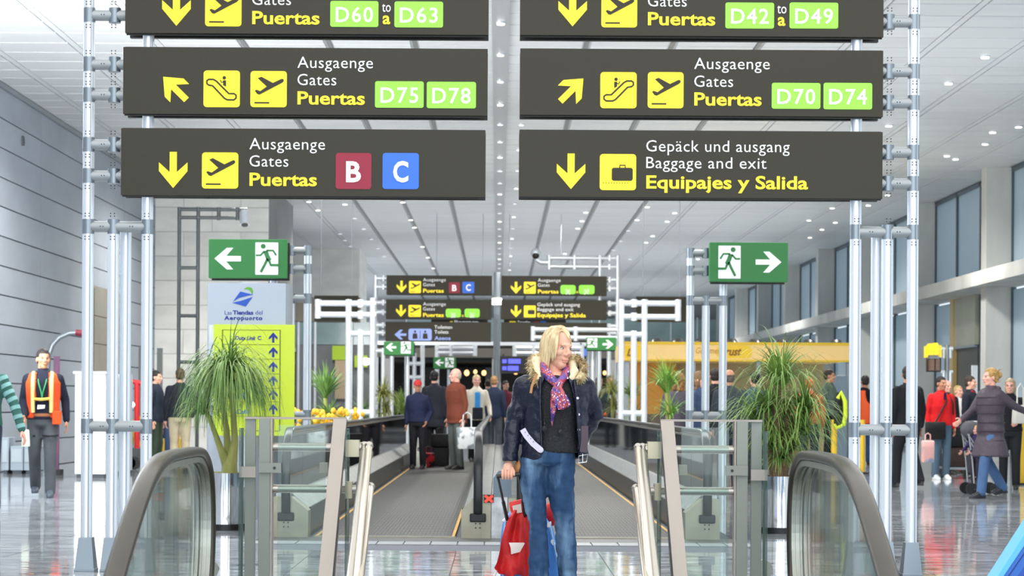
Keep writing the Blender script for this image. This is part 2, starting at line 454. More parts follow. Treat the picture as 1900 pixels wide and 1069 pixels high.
for px, py in ((747.5, 374), (762, 407), (769, 421), (784, 457), (794, 477), (804, 497), (1087, 393), (1080, 409), (1072, 423), (1048, 470), (1040, 491)):
    p = P(px, py, (ZC-H)*F/uv(px, py)[1]); downlight(p.x, p.y, ZC, .065, 'round downlight in the dark ceiling slots flanking the central ridge above the distant signs', 'downlights in the dark slots')
for px, py in ((590, 389), (640, 378), (573, 373), (658, 404), (675, 424), (689, 443), (701, 460), (631, 433), (650, 456), (640, 445), (713, 475)):
    p = P(px, py, (ZC-H)*F/uv(px, py)[1]); downlight(p.x, p.y, ZC, .065, 'round downlight in the ceiling above the pale block walls', 'downlights near the block walls', dim=py > 400)
for px, py in ((1201, 383), (1182, 407), (1166, 427), (1152, 446), (1138, 463), (1252, 394), (1238, 410), (1211, 437), (1199, 449), (1169, 480), (1295, 480)):
    p = P(px, py, (ZC-H)*F/uv(px, py)[1]); downlight(p.x, p.y, ZC, .065, 'round downlight in the ceiling between the distant direction signs and the right-hand exit sign', 'downlights over the shops', dim=px < 1170)
for px, py in ((1760, 153), (1828, 104), (1842, 244), (1828, 266), (1890, 234), (1757, 288), (1773, 294), (1649, 232), (1647, 361), (1611, 380), (1544, 385), (1550, 412), (1525, 425), (1503, 440), (1501, 408)):
    p = P(px, py, (ZC-H)*F/uv(px, py)[1]); downlight(p.x, p.y, ZC, .065, 'small square-looking downlight in the ceiling beside the glazed column wall', 'downlights near the column wall')

# ------------------------------------------------------------------ right wall: columns, frosted panes, concrete ledge
wr = struct_root('wall_right', (XR, 0, 0))
def panemat():
    m = bpy.data.materials.new('frosted_blue_pane'); m.use_nodes = True; n = m.node_tree.nodes; l = m.node_tree.links; n.remove(n['Principled BSDF'])
    t = n.new('ShaderNodeBsdfTranslucent'); t.inputs[0].default_value = rgb(196, 212, 220)
    d = n.new('ShaderNodeBsdfPrincipled'); d.inputs['Base Color'].default_value = rgb(186, 200, 207); d.inputs['Roughness'].default_value = .3
    mx = n.new('ShaderNodeMixShader'); mx.inputs[0].default_value = .55; l.new(t.outputs[0], mx.inputs[1]); l.new(d.outputs[0], mx.inputs[2]); l.new(mx.outputs[0], n['Material Output'].inputs[0])
    return m
M_pane = panemat()
M_mull = mat('dark_mullion', (84, 98, 108), .45, metal=.4)
cols = [14.15+8.35*i for i in range(-2, 12)]
cm = MB().box(0, .6, 0, .5, 0, ZC).mesh('column', mats=[M_conc_c])
zl0, zl1 = 4.04, 4.36
for yc in cols:
    inst('column', cm, wr, (11.3, yc, 0))
    if yc < 26: continue
pmesh = {}
for yc in cols:
    if yc < 20: continue
    for i in range(3):
        a = yc+.5+i*2.617; b = a+2.617
        if a > YE: continue
        b = min(b, YE)
        for z0, z1 in ((0, zl0), (zl1, ZC)):
            k = (round(b-a, 2), round(z1-z0, 2))
            if k not in pmesh: pmesh[k] = MB().box(-.02, .02, .04, b-a-.04, .06, z1-z0-.06).mesh('pane', mats=[M_pane])
            if z0 == 0 and 49 < a < 52: continue
            inst('pane', pmesh[k], wr, (XR+.05, a, z0))
            MB().box(XR-.02, XR+.1, b-.05, b+.05, z0, z1).build('mullion', M_mull, wr)
MB().box(XR-.3, XR+.15, -6, YE, zl0, zl1).build('ledge_core', M_conc_c, wr)
for i in range(15):
    MB().box(10.95, XR-.3, -6+7.8*i+.01, min(-6+7.8*(i+1)-.01, YE), zl0, zl1).build('ledge_beam', M_conc_c, wr)
MB().box(XR-.02, XR+.1, -6, YE, ZC-.1, ZC).build('head_rail', M_mull, wr)
MB().box(XR-.02, XR+.1, -6, YE, 0, .1).build('base_rail', M_mull, wr)
dr = struct_root('door_1', (XR, 50, 0))
MB().box(XR-.12, XR+.1, 50.7, 53.05, 2.78, 4.04).build('transom_panel', mat('beige_metal_panel', (168, 168, 150), .35, metal=.3, noise=(1, .15)), dr)
MB().box(XR-.05, XR+.1, 50.7, 53.0, 0, 2.78).build('dark_doorway', mat('dark_doorway', (58, 60, 56), .5), dr)  # solid slab; the darkness of the opening is put into its colour
MB().box(XR-.16, XR+.05, 53.0, 53.35, 0, 4.04).build('door_jamb', mat('brass_jamb', (196, 172, 118), .35, metal=.4), dr)
MB().box(XR-.13, XR+.05, 50.7, 53.0, 2.74, 2.80).build('door_head', M_alu_d, dr)
# ------------------------------------------------------------------ far end of the hall: gallery, dark concourse below
we = struct_root('wall_end', (0, YE, 0))
MB().box(XL-3, XR+.6, YE, YE+.4, 4.6, ZC+.3).build('upper_wall', mat('pale_upper_wall', (178, 180, 180), .8), we)
gal = struct_root('trim_gallery', (0, YE-4, 0))
MB().box(XL, 11.0, YE-1.5, YE, 4.05, 4.6).build('gallery_slab', M_conc_d, gal)
MB().box(XL, 11.0, YE-1.56, YE-1.5, 4.6, 4.68).build('gallery_rail', M_alu_d, gal)
x = -4.9
pm_ = MB().box(.03, 1.37, -.01, .01, 0, 1.15).mesh('gallery_pane', mats=[mat('gallery_glass', (150, 172, 172), .1, spec=.7, noise=(.7, .25))])
while x < 10.8:
    inst('gallery_pane', pm_, gal, (x, YE-1.53, 4.65)); MB().box(x-.03, x+.03, YE-1.56, YE-1.5, 4.65, 5.9).build('gallery_post', M_alu, gal); x += 1.4
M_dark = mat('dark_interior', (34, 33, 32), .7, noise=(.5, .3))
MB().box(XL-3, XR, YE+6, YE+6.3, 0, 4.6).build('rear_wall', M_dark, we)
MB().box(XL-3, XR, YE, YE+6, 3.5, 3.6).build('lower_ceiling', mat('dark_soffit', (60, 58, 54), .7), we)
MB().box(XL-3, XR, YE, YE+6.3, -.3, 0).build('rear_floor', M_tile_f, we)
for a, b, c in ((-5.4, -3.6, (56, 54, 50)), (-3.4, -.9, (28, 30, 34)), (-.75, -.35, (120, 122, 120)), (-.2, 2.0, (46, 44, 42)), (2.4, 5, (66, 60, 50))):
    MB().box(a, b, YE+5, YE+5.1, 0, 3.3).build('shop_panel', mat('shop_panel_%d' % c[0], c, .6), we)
# fascia band of the dark retail block with the horizontal rail seen under the signs
fas = thing('retail_fascia', 'long dark grey fascia band with a pale rail, behind the distant direction signs', 'fascia', (0, 64, 0))
a = P(700, 640, 64); b = P(1150, 665, 64)
MB().box(a.x, b.x, 64, 64.4, b.z, a.z).build('fascia_panel', mat('fascia_grey', (88, 86, 80), .6), fas)
MB().box(a.x, b.x, 63.9, 64.0, a.z, a.z+.12).build('pale_rail', M_alu, fas)
for px in (716, 921, 1140):
    q = P(px, 700, 64); MB().box(q.x-.14, q.x+.14, 64.05, 64.35, 0, b.z).build('fascia_column', mat('fascia_column_grey', (150, 152, 150), .6), fas)
mc = thing('central_post', 'slim pale grey column standing between the two stacks of distant direction signs', 'column', (XX(921, 61), 61, 0))
MB().cyl((XX(921, 61), 61, 0), (XX(921, 61), 61, P(0, 500, 61).z), .10).build('shaft', M_alu_d, mc)
MB().cyl((XX(921, 61), 61, 0), (XX(921, 61), 61, .15), .16).build('foot', M_alu_d, mc)
MB().cyl((XX(921, 61), 61, P(0, 560, 61).z), (XX(921, 61), 61, P(0, 548, 61).z), .15).build('uplight', M_lens, mc)
sf = thing('far_shop', 'far grey shop front with lime green panels behind the flowering plants', 'shop', (XX(625, 66), 66, 0))
def fr(x0, x1, y0, y1, nm, m, d=0, Yf=66):
    a, b = P(x0, y1, Yf), P(x1, y0, Yf); MB().box(a.x, b.x, Yf-d, Yf+.3, max(0, a.z), b.z).build(nm, m, sf)
fr(548, 668, 552, 598, 'header_band', mat('taupe_header', (122, 116, 104), .6)); fr(548, 700, 598, 640, 'upper_glazing', mat('teal_grey_glazing', (140, 164, 168), .15, noise=(.8, .3)))
fr(548, 700, 640, 790, 'rear_panel', mat('shop_grey_panel', (112, 116, 120), .6, noise=(.6, .25)))
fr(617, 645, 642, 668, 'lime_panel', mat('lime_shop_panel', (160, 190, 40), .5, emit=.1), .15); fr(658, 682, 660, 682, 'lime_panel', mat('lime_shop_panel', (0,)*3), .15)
fr(622, 650, 668, 740, 'tan_panel', mat('tan_shop_panel', (178, 158, 130), .6), .12)
for px in (552, 583, 650, 697): fr(px, px+5, 598, 790, 'frame_post', M_alu, .2)
MB().ell(P(679, 671, 65.6), .16, .05, .12).build('spot_glow', M_lens, sf)
# warm lamps and blue screens in the dark concourse
for i, (px, py, r, s_) in enumerate(((866, 692, .11, 'largest and nearest the dark shop opening'), (882, 690, .08, 'smallest, middle of the trio'), (898, 692, .10, 'beside the grey column'), (957, 690, .10, 'below the blue departure screen'), (1101, 690, .1, 'over the crowd beside the walkway'), (1122, 692, .08, 'over the man in the pale shirt'))):
    p = P(px, py, 112)
    t = thing('globe_lamp', 'warm glowing globe lamp in the dark concourse, '+s_, 'lamp', tuple(p))
    MB().ell(p, r*1.25, r*1.25, r*1.5).build('globe', mat('warm_globe', (255, 196, 130), .5, emit=3), t)
    MB().cyl(p+Vector((0, 0, r)), p+Vector((0, 0, 3.5-p.z)), .015, n=6).build('cord', M_black, t)
for i, (x0, x1, y0, y1, yd, lb) in enumerate(((928, 978, 661, 693, 63.8, 'blue departure screen with two glowing rows hanging by the central post'), (1072, 1100, 644, 672, 63.8, 'dark advertising screen with blue and magenta glow behind the small exit sign'))):
    a = P(x0, y0, yd); b = P(x1, y1, yd)
    t = thing('screen', lb, 'screen', ((a.x+b.x)/2, yd, 0))
    MB().box(a.x, b.x, yd, yd+.15, b.z, a.z).build('housing', mat('screen_housing', (40, 38, 40), .4), t)
    if i == 0:
        for q0, q1, r0, r1 in ((932, 940, 667, 674), (943, 966, 666, 675), (932, 940, 680, 687), (942, 962, 679, 688)):
            c, d = P(q0, r0, yd), P(q1, r1, yd); MB().box(c.x, d.x, yd-.02, yd, d.z, c.z).build('display_row', mat('screen_blue', (86, 92, 240), .5, emit=1.0), t)
    else:
        for q0, q1, r0, r1, cc, nm in ((1080, 1090, 648, 660, (60, 100, 230), 'blue_glow'), (1074, 1080, 650, 662, (150, 60, 200), 'magenta_glow'), (1074, 1079, 661, 668, (190, 190, 40), 'lime_glow')):
            c, d = P(q0, r0, yd), P(q1, r1, yd); MB().prism(rrect(c.x, d.x, d.z, c.z, .04), yd-.02, yd).build('display_patch', mat(nm, cc, .5, emit=.9), t)
    for s in (a.x+.1, b.x-.1): MB().cyl((s, yd+.07, a.z), (s, yd+.07, b.z+.6), .02, n=6).build('hanger', M_black, t)

# ------------------------------------------------------------------ direction signs
PLANE = [(.12,.55),(.16,.52),(.27,.56),(.45,.43),(.20,.20),(.30,.16),(.62,.33),(.86,.215),(.91,.225),(.92,.28),(.87,.325),(.25,.655),(.185,.635)]
def arrow_poly(d):
    base = [(-.10,.5),(.10,.5),(.10,-.06),(.40,.21),(.40,-.03),(0,-.5),(-.40,-.03),(-.40,.21),(-.10,-.06)]   # pointing down, unit height
    a = {'down': 0, 'up': math.pi, 'left': -math.pi/2, 'right': math.pi/2, 'upleft': -math.pi*.75, 'upright': math.pi*.75}[d]
    return [(x*math.cos(a)-y*math.sin(a), x*math.sin(a)+y*math.cos(a)) for x, y in base]
class Sign:
    """draws print on a board whose face lies at depth y; pixel rectangles are turned into metres on that plane"""
    def __init__(s, t, y, dz=.004): s.t, s.y, s.d = t, y, dz
    def p(s, px, py): q = P(px, py, s.y); return q.x, q.z
    def rect(s, x0, x1, y0, y1, r, m, name='plaque', lift=0, par=None):
        a = s.p(x0, y0); b = s.p(x1, y1)
        w_, h_ = b[0]-a[0], (y1-y0)*s.y/F
        cx, cz = (a[0]+b[0])/2, (a[1]+b[1])/2
        return MB().prism(rrect(cx-w_/2, cx+w_/2, cz-h_/2, cz+h_/2, r*s.y/F), s.y-s.d-lift, s.y-lift).build(name, m, par or s.t)
    def box(s, x0, x1, y0, y1):
        c = s.p((x0+x1)/2, (y0+y1)/2); w_ = (x1-x0)*s.y/F; h_ = (y1-y0)*s.y/F
        return lambda u, v: (c[0]+(u-.5)*w_, c[1]-(v-.5)*h_)
    def arrow(s, x0, x1, y0, y1, d, m):
        c = s.p((x0+x1)/2, (y0+y1)/2)
        pl = arrow_poly(d); mx = max(abs(x) for x, _ in pl); my = max(abs(y) for _, y in pl)
        k = s.y/F
        return MB().prism([(c[0]+x/mx*(x1-x0)/2*k, c[1]+y/my*(y1-y0)/2*k) for x, y in pl], s.y-s.d, s.y).build('arrow', m, s.t)
    def icon(s, kind, x0, x1, y0, y1, m=None, ink=None):
        o = s.rect(x0, x1, y0, y1, (x1-x0)*.09, m or M_yel, 'pictogram_plate')
        f = s.box(x0, x1, y0, y1); ya, yb = s.y-s.d*2, s.y-s.d; k = MB(); u = (x1-x0)*s.y/F
        if kind == 'plane':
            k.prism([f(*q) for q in PLANE], ya, yb); k.prism([f(.11, .86), f(.52, .86), f(.52, .90), f(.11, .90)], ya, yb)
        elif kind in ('escl', 'escr'):
            g2 = (lambda a, b: f(a, b)) if kind == 'escl' else (lambda a, b: f(1-a, b))
            k.stroke([g2(*q) for q in ((.14,.245),(.27,.245),(.35,.29),(.70,.63),(.84,.63),(.90,.67),(.90,.75),(.84,.80),(.66,.80),(.58,.76),(.25,.42),(.14,.40),(.09,.36),(.09,.28))], u*.045, ya, yb, True)
            k.prism([g2(.57+.048*math.cos(a*.524), .20+.048*math.sin(a*.524)) for a in range(12)], ya, yb)
            k.prism([g2(*q) for q in ((.54,.27),(.62,.27),(.62,.44),(.54,.40))], ya, yb)
            k.stroke([g2(*q) for q in ((.56,.30),(.50,.33),(.46,.26))], u*.025, ya, yb)
        elif kind == 'bag':
            k.prism([f(*q) for q in ((.33,.42),(.37,.38),(.87,.38),(.91,.42),(.91,.70),(.87,.74),(.37,.74),(.33,.70))], ya, yb)
            k.stroke([f(*q) for q in ((.55,.38),(.55,.31),(.70,.31),(.70,.38))], u*.03, ya, yb)
            for i in range(10):
                cx = .10+i*.075; k.prism([f(cx+.014*math.cos(a*1.047), .80+.014*math.sin(a*1.047)) for a in range(6)], ya, yb)
        elif kind == 'wc':
            for cx in (.28, .72):
                k.prism([f(cx+.05*math.cos(a*1.047), .25+.11*math.sin(a*1.047)) for a in range(6)], ya, yb)
                k.prism([f(cx-.09, .4), f(cx+.09, .4), f(cx+.11, .85), f(cx-.11, .85)], ya, yb)
            k.prism([f(.49, .15), f(.51, .15), f(.51, .88), f(.49, .88)], ya, yb)
        k.build('symbol', ink or M_board, o)
        return o
    def text(s, txt, x0, x1, base, cap, m, bold=0.0, par=None, lift=0, name='lettering', spacing=1.0, shear=0):
        a = s.p(x0, base); b = s.p(x1, base) if x1 else None
        vs, fs = text_mb(txt, a[0], b[0] if b else None, a[1], cap*s.y/F, s.y-s.d*1.2-lift, bold, spacing=spacing, shear=shear)
        mb = MB(); mb.add(vs, fs); return mb.build(name, m, par or s.t)
    def code(s, txt, x0, x1, y0, y1):
        o = s.rect(x0, x1, y0, y1, 4, M_grn, 'gate_plate')
        s.text(txt, x0+10, x1-10, y1-9-(y1-y0-49)*.3, (y1-y0)*.62, M_wht, .012, par=o, lift=s.d, spacing=1.15)
    def letter(s, txt, x0, x1, y0, y1, m):
        o = s.rect(x0, x1, y0, y1, (x1-x0)*.08, m, 'terminal_plate'); w_ = x1-x0
        s.text(txt, x0+w_*.29, x1-w_*.29, y1-w_*.19, (y1-y0)*.62, M_wht, .03, par=o, lift=s.d)
    def trio(s, x, b1, b2, b3, k=1.0, lines=('Ausgaenge', 'Gates', 'Puertas'), ws=(140, 72, 125)):
        s.text(lines[0], x, x+ws[0]*k, b1, 22*k, M_wht, -.004, spacing=1.05)
        s.text(lines[1], x, x+ws[1]*k, b2, 22*k, M_wht, -.004, spacing=1.05)
        s.text(lines[2], x, x+ws[2]*k, b3, 26*k, M_yel, .022)
def board(name, label, x0, x1, y0, y1, Y, back=0, th=.04, cat='sign', group=None, m=None, hang=False):
    """x0..y1 in pixels at depth Y; back = shift of the rear board behind the posts"""
    a = P(x0, y1, Y); b = P(x1, y0, Y); cz = P((x0+x1)/2, (y0+y1)/2, Y); h_ = (y1-y0)*Y/F
    t = thing(name, label, cat, (cz.x, Y, cz.z-h_/2), 0, group)
    MB().box(a.x, b.x, Y, Y+th, cz.z-h_/2, cz.z+h_/2).build('board', m or M_board, t, bevel=.002)
    MB().box(a.x+.004, b.x-.004, Y+th, Y+th+.012, cz.z-h_/2-.008, cz.z+h_/2+.008).build('board_edge', M_boardk, t)
    if hang:
        for hx in (a.x+.15, b.x-.15): MB().cyl((hx, Y+th/2, cz.z+h_/2), (hx, Y+th/2, ZC), .007, n=6).build('hanger', M_alu_d, t)
    if back: MB().box(a.x, b.x, Y+back, Y+back+.05, cz.z-h_/2, cz.z+h_/2).build('rear_board', M_boardk, t)
    return t, Sign(t, Y)
Ys = 15.0
BK = .20
t, s = board('direction_sign', 'bottom left overhead sign: down arrow, plane symbol, Puertas, red B and blue C', 224, 901, 240, 364, Ys, BK)
s.arrow(295, 348, 282, 349, 'down', M_yel); s.icon('plane', 375, 442, 283, 350); s.trio(463, 277, 309, 345)
s.letter('B', 623, 689, 284, 351, M_crim); s.letter('C', 710, 777, 284, 351, M_blu)
t, s = board('direction_sign', 'overhead sign with arrow pointing up and left, escalator symbol, gates D75 and D78', 228, 905, 89, 213, Ys, BK)
s.arrow(298, 351, 138, 190, 'upleft', M_yel); s.icon('escl', 378, 445, 131, 199); s.icon('plane', 465, 532, 132, 199); s.trio(552, 126, 158, 194)
s.code('D75', 696, 786, 151, 200); s.code('D78', 792, 883, 152, 201)
t, s = board('direction_sign', 'overhead sign cut by the top edge, gates D60 to D63', 232, 907, -62, 63, Ys, BK)
s.arrow(301, 354, -19, 48, 'down', M_yel); s.icon('plane', 381, 448, -18, 49); s.trio(468, -24, 9, 45)
s.code('D60', 613, 702, 2, 50); s.code('D63', 732, 822, 3, 51)
s.text('to', 709, 725, 22, 20, M_wht); s.text('a', 710, 724, 45, 25, M_yel, .022)
t, s = board('direction_sign', 'bottom right overhead sign: down arrow, suitcase symbol, Equipajes y Salida', 963, 1638, 243, 367, Ys, BK)
s.arrow(1033, 1086, 285, 351, 'down', M_yel); s.icon('bag', 1113, 1180, 286, 353)
s.text('Gepäck und ausgang', 1199, 1465, 281, 22, M_wht, -.004, spacing=1.05); s.text('Baggage and exit', 1199, 1422, 312, 22, M_wht, -.004, spacing=1.05)
s.text('Equipajes y Salida', 1199, 1499, 350, 26, M_yel, .022)
t, s = board('direction_sign', 'overhead sign with arrow pointing up and right, escalator symbol, gates D70 and D74', 964.5, 1639, 92, 215, Ys, BK)
s.arrow(1035, 1087, 141, 193, 'upright', M_yel); s.icon('escr', 1114, 1181, 134, 201); s.icon('plane', 1202, 1268, 134, 201); s.trio(1288, 128, 161, 196)
s.code('D70', 1432, 1522, 154, 202); s.code('D74', 1528, 1618, 154, 203)
t, s = board('direction_sign', 'overhead sign cut by the top edge, gates D42 to D49', 965, 1640, -58, 67, Ys, BK)
s.arrow(1036, 1089, -17, 49, 'down', M_yel); s.icon('plane', 1116, 1182, -16, 51); s.trio(1202, -21, 12, 47)
s.code('D42', 1346, 1436, 5, 53); s.code('D49', 1465, 1555, 5, 53)
s.text('to', 1442, 1459, 25, 20, M_wht); s.text('a', 1443, 1457, 48, 25, M_yel, .022)

# distant repeat of the signs
Yd = 51.0; k = .291
def dsign(x0, y0, label): return board('direction_sign', label, x0, x0+196, y0, y0+35.5, Yd, .3, th=.06)
t, s = dsign(717, 511.5, 'small distant direction sign with red B and blue C')
s.arrow(736, 754, 521, 543, 'down', M_yel); s.icon('plane', 759, 781, 521.5, 544); s.trio(785, 522, 531, 543, k, ws=(145, 75, 132))
s.letter('B', 833, 853, 524, 544, M_crim); s.letter('C', 858, 880, 523, 544, M_blu)
t, s = dsign(716, 556.5, 'small distant direction sign for gates D60 to D61')
s.arrow(735, 753, 566, 588, 'down', M_yel); s.icon('plane', 758, 781, 566, 588); s.trio(785, 567, 576, 588, k, ws=(145, 75, 132))
s.code('D60', 827, 855, 573, 589); s.code('D61', 862, 890, 573, 589); s.text('a', 856.5, 860.5, 588, 6, M_yel)
t, s = dsign(715, 598, 'small distant sign with pale blue left arrow and toilet symbols')
s.arrow(732, 754, 612, 630, 'left', M_lblu); s.icon('wc', 758, 801, 610, 632, M_lblu)
s.text('Toiletten', 806, 839, 610, 6.5, M_wht); s.text('Toilets', 806, 832, 619, 6.5, M_wht); s.text('Aseos', 806, 836, 631, 7.5, M_lblu, .02)
t, s = dsign(930, 512.5, 'small distant direction sign for gates D42 to D47')
s.arrow(948, 967, 523, 545, 'down', M_yel); s.icon('plane', 972, 994, 523, 545); s.trio(998, 523, 532, 544.5, k, ws=(145, 75, 132))
s.code('D42', 1040, 1068, 529, 546); s.code('D47', 1074, 1103, 529, 546); s.text('a', 1069, 1073, 544, 6, M_yel)
t, s = dsign(930, 557, 'small distant sign with suitcase symbol, Equipajes y Salida')
s.arrow(948, 967, 567, 589, 'down', M_yel); s.icon('bag', 972, 994, 567, 589, None, M_boardk)
s.text('Gepäck und ausgang', 997, 1076, 568, 6.5, M_wht); s.text('Baggage and exit', 997, 1064, 577, 6.5, M_wht); s.text('Equipajes y Salida', 997, 1087, 588.5, 8, M_yel, .022)
dsign(930, 599, 'blank dark board lowest of the distant sign stack, behind the blonde woman')
# even further strip signs seen in the gaps
t, s = board('direction_sign', 'far strip sign glimpsed between the distant boards, yellow plate and white words', 800, 905, 592, 604, 60, 0, hang=True)
s.rect(835, 840, 596, 600, .5, M_yel); s.text('Baggage', 843, 888, 600, 6, M_wht, .02)
t, s = board('direction_sign', 'far strip sign with yellow, crimson and blue plates glimpsed above the blonde woman', 935, 1050, 592, 604, 60, 0, hang=True)
s.rect(945, 957, 596, 600, .5, M_yel); s.text('Transfer', 960, 984, 600, 5, M_wht, .02); s.rect(990, 1000, 596, 600, .5, M_crim); s.rect(1003, 1013, 596, 600, .5, M_blu)

# blank boards behind the tube frames
board('blank_board', 'dark blank sign back near the pale block wall, behind a tube frame', 583, 665, 549, 596, 46, 0, hang=True)
board('blank_board', 'dark blank sign back above the yellow shop canopy', 1180, 1273, 551, 597, 46, 0, hang=True)

# ------------------------------------------------------------------ exit signs
def exit_sign(label, x0, x1, y0, y1, Y, ax, mx, d, post=None):
    t = thing('exit_sign', label, 'sign', tuple(P((x0+x1)/2, y1, Y)))
    c = P((x0+x1)/2, (y0+y1)/2, Y); w_ = (x1-x0)*Y/F; h_ = (y1-y0)*Y/F
    MB().box(c.x-w_/2, c.x+w_/2, Y, Y+.12, c.z-h_/2, c.z+h_/2).build('box', M_exg, t, bevel=.004)
    MB().box(c.x-w_/2+.02, c.x+w_/2+(.02 if d == 'left' else -.02), Y+.12, Y+.16, c.z-h_/2-.02, c.z+h_/2-.03).build('rear_box', M_boardk, t)
    s = Sign(t, Y, .004)
    s.arrow(ax[0], ax[1], ax[2], ax[3], d, M_wht)
    o = s.rect(mx[0], mx[1], mx[2], mx[3], 1, M_wht, 'pictogram_plate')
    f0 = s.box(*mx); f = f0 if d == 'left' else (lambda u, v: f0(1-u, v)); wd = (mx[1]-mx[0])*Y/F
    k = MB(); ya, yb = Y-.008, Y-.004
    k.prism([f(.34+.11*math.cos(a*.524), .12+.075*math.sin(a*.524)) for a in range(12)], ya, yb)
    for pts, ww in (([(.44,.26),(.52,.42),(.62,.56)], .19), ([(.40,.27),(.22,.40),(.02,.40)], .08), ([(.48,.25),(.78,.25),(.92,.40)], .08), ([(.60,.55),(.68,.70),(1.06,.70)], .11), ([(.54,.50),(.42,.68),(.24,.92)], .11)):
        k.stroke([f(*q) for q in pts], wd*ww, ya, yb)
    k.build('running_figure', M_exg, o)
    for q in post or ():
        x = XX(q, Y); MB().cyl((x, Y+.22, 0), (x, Y+.22, c.z+h_/2), .05, n=8).build('post', M_alu, t)
        MB().box(x-.04, x+.04, Y+.1, Y+.24, c.z-.05, c.z+.05).build('bracket', M_alu_d, t)
    return t
exit_sign('green emergency exit sign with left arrow above the shop directory', 387, 532, 444, 516, 23.3, (398, 447, 460, 500), (474, 516, 450, 510), 'left')
exit_sign('green emergency exit sign with right arrow in front of the column wall', 1317, 1462, 450, 523, 23.3, (1402, 1450, 467, 506), (1333, 1374, 456, 517), 'right')
exit_sign('small blurred green exit sign with left arrow under the distant toilet sign', 712, 768, 634, 659, 49, (716, 735, 637, 652), (744, 762, 634, 656), 'left', (755,))
exit_sign('tiny far green exit sign with left arrow behind the travellers on the walkway', 804, 846, 663, 684, 61, (807, 823, 667, 679), (826, 842, 664, 682), 'left', (832,))
exit_sign('small blurred green exit sign with right arrow beside the blonde woman', 1088, 1143, 626, 650, 49, (1118, 1138, 631, 647), (1090, 1108, 628, 645), 'right', (1100,))

# ------------------------------------------------------------------ tube frames
def joint(mb, p, ax, r, l): 
    d = Vector(ax)*l; mb.cyl(Vector(p)-d, Vector(p)+d, r, n=14)
def tube_frame(label, Y, r, posts, rails, feet=False, near=False, m=None, holes=False, group=None, name='sign_gantry', joints=True):
    """posts: (px, ytop, dY, ybot or None); rails: (x0, x1, y, dY)"""
    base = ground(posts[0][0], 1000); loc = (XX(posts[0][0], Y), Y, 0)
    t = thing(name, label, 'frame', loc, 0, group)
    n = 16 if near else 8; m = m or M_alu; px_of = {}
    for px, yt, dy, yb in posts:
        yy = Y+dy; top = P(px, yt, yy); x = top.x if not near else P(px, 530, yy).x
        z0 = 0 if yb is None else P(px, yb, yy).z
        mb = MB(); pz0 = z0+(.24 if feet and yb is None else 0)
        mb.cyl((x, yy, pz0), (x, yy, top.z), r, n=n); o = mb.build('post', m, t)
        if near:
            gb = MB(); a_ = math.radians(-62)
            gb.box(x+r*.42, x+r*.56, yy-r*1.0, yy-r*.7, pz0, top.z-.02); gb.build('groove', M_alu_d, o)
        px_of[px] = (x, yy)
        if feet and yb is None:
            fb = MB(); q = r*1.15
            fb.rings([[Vector((x-a, yy-a, z)), Vector((x+a, yy-a, z)), Vector((x+a, yy+a, z)), Vector((x-a, yy+a, z))] for a, z in ((r*1.75, 0), (r*1.75, .02), (r*1.65, .02), (r*1.12, .25))], smooth=False)
            fb.build('foot', M_alu_cap, t, bevel=.004)
    for x0, x1, y, dy in rails:
        yy = Y+dy; a = P(x0, y, yy); b = P(x1, y, yy)
        z = P((x0+x1)/2, y, yy).z; rb = MB(); rb.cyl((a.x, yy, z), (b.x, yy, z), r*.95, n=n); o = rb.build('rail', M_rail if near else m, t)
        for px, (x, py_) in px_of.items():
            if a.x-.02 <= x <= b.x+.02 and abs(py_-yy) < .12:
                MB().cyl((x, py_, z-r*1.25), (x, py_, z+r*1.25), r*1.05, n=n).build('joint', M_alu_cap if near else m, t)
        if holes:
            hb = MB()
            for px, (x, py_) in px_of.items():
                if a.x-.02 <= x <= b.x+.02 and abs(py_-yy) < .12:
                    for sx in (-.014, .014):
                        for sz in (-.075, -.095, .075, .095): hb.cyl((x+sx, py_-r*1.06, z+sz), (x+sx, py_-r*.8, z+sz), .0045, n=6)
            for sx in (.10, .12, -.12, -.10):
                q = (a.x+sx if sx > 0 else b.x+sx); 
                if a.x < q < b.x: hb.cyl((q, yy-r*1.0, z), (q, yy-r*.8, z), .0045, n=6)
            hb.build('screw_holes', M_black, t, kind='stuff')
    return t
rl = .043
tube_frame('tall silver tube frame carrying the stack of signs with gates D60 and D75', 15.11, rl,
    [(163, -90, 0, None), (273, -90, 0, None), (210, 412, 0, None), (233, 414, .16, None)],
    [(165, 600, y, 0) for y in (-30, 30, 121, 178, 270, 328)]+[(163, 273, 421, 0), (163, 273, 791, 0)], feet=True, near=True, holes=True)
tube_frame('tall silver tube frame carrying the stack of signs with gates D42 and D70', 15.11, rl,
    [(1693, -90, 0, None), (1587, -90, 0, None), (1646, 424, 0, None), (1626, 426, .16, None)],
    [(1260, 1693, y, 0) for y in (-25, 40, 132, 190, 282, 340)]+[(1587, 1693, 431, 0), (1587, 1693, 798, 0)], feet=True, near=True, holes=True)
tube_frame('silver tube frame holding the green exit sign above the shop directory', 23.54, .046,
    [(571, 462, 0, None), (540, 551, 0, None), (508, 512, 0, None), (528, 551, .2, None)], [(500, 571, 465, 0), (500, 571, 499, 0), (508, 571, 554, 0), (508, 571, 770, 0)], near=True)
tube_frame('silver tube frame holding the green exit sign by the column wall', 23.54, .046,
    [(1281, 466, 0, None), (1310, 556, 0, None), (1342, 470, 0, None)], [(1281, 1400, 470, 0), (1281, 1400, 503, 0), (1281, 1342, 558, 0), (1281, 1342, 771, 0)], near=True)
def bullet(t, p, d):
    p = Vector(p); MB().cyl(p, p+Vector(d), .09, .10, n=14).build('camera_housing', M_alu, t); MB().cyl(p+Vector(d)*1.0, p+Vector(d)*1.05, .075, n=14).build('camera_lens', M_black, t)
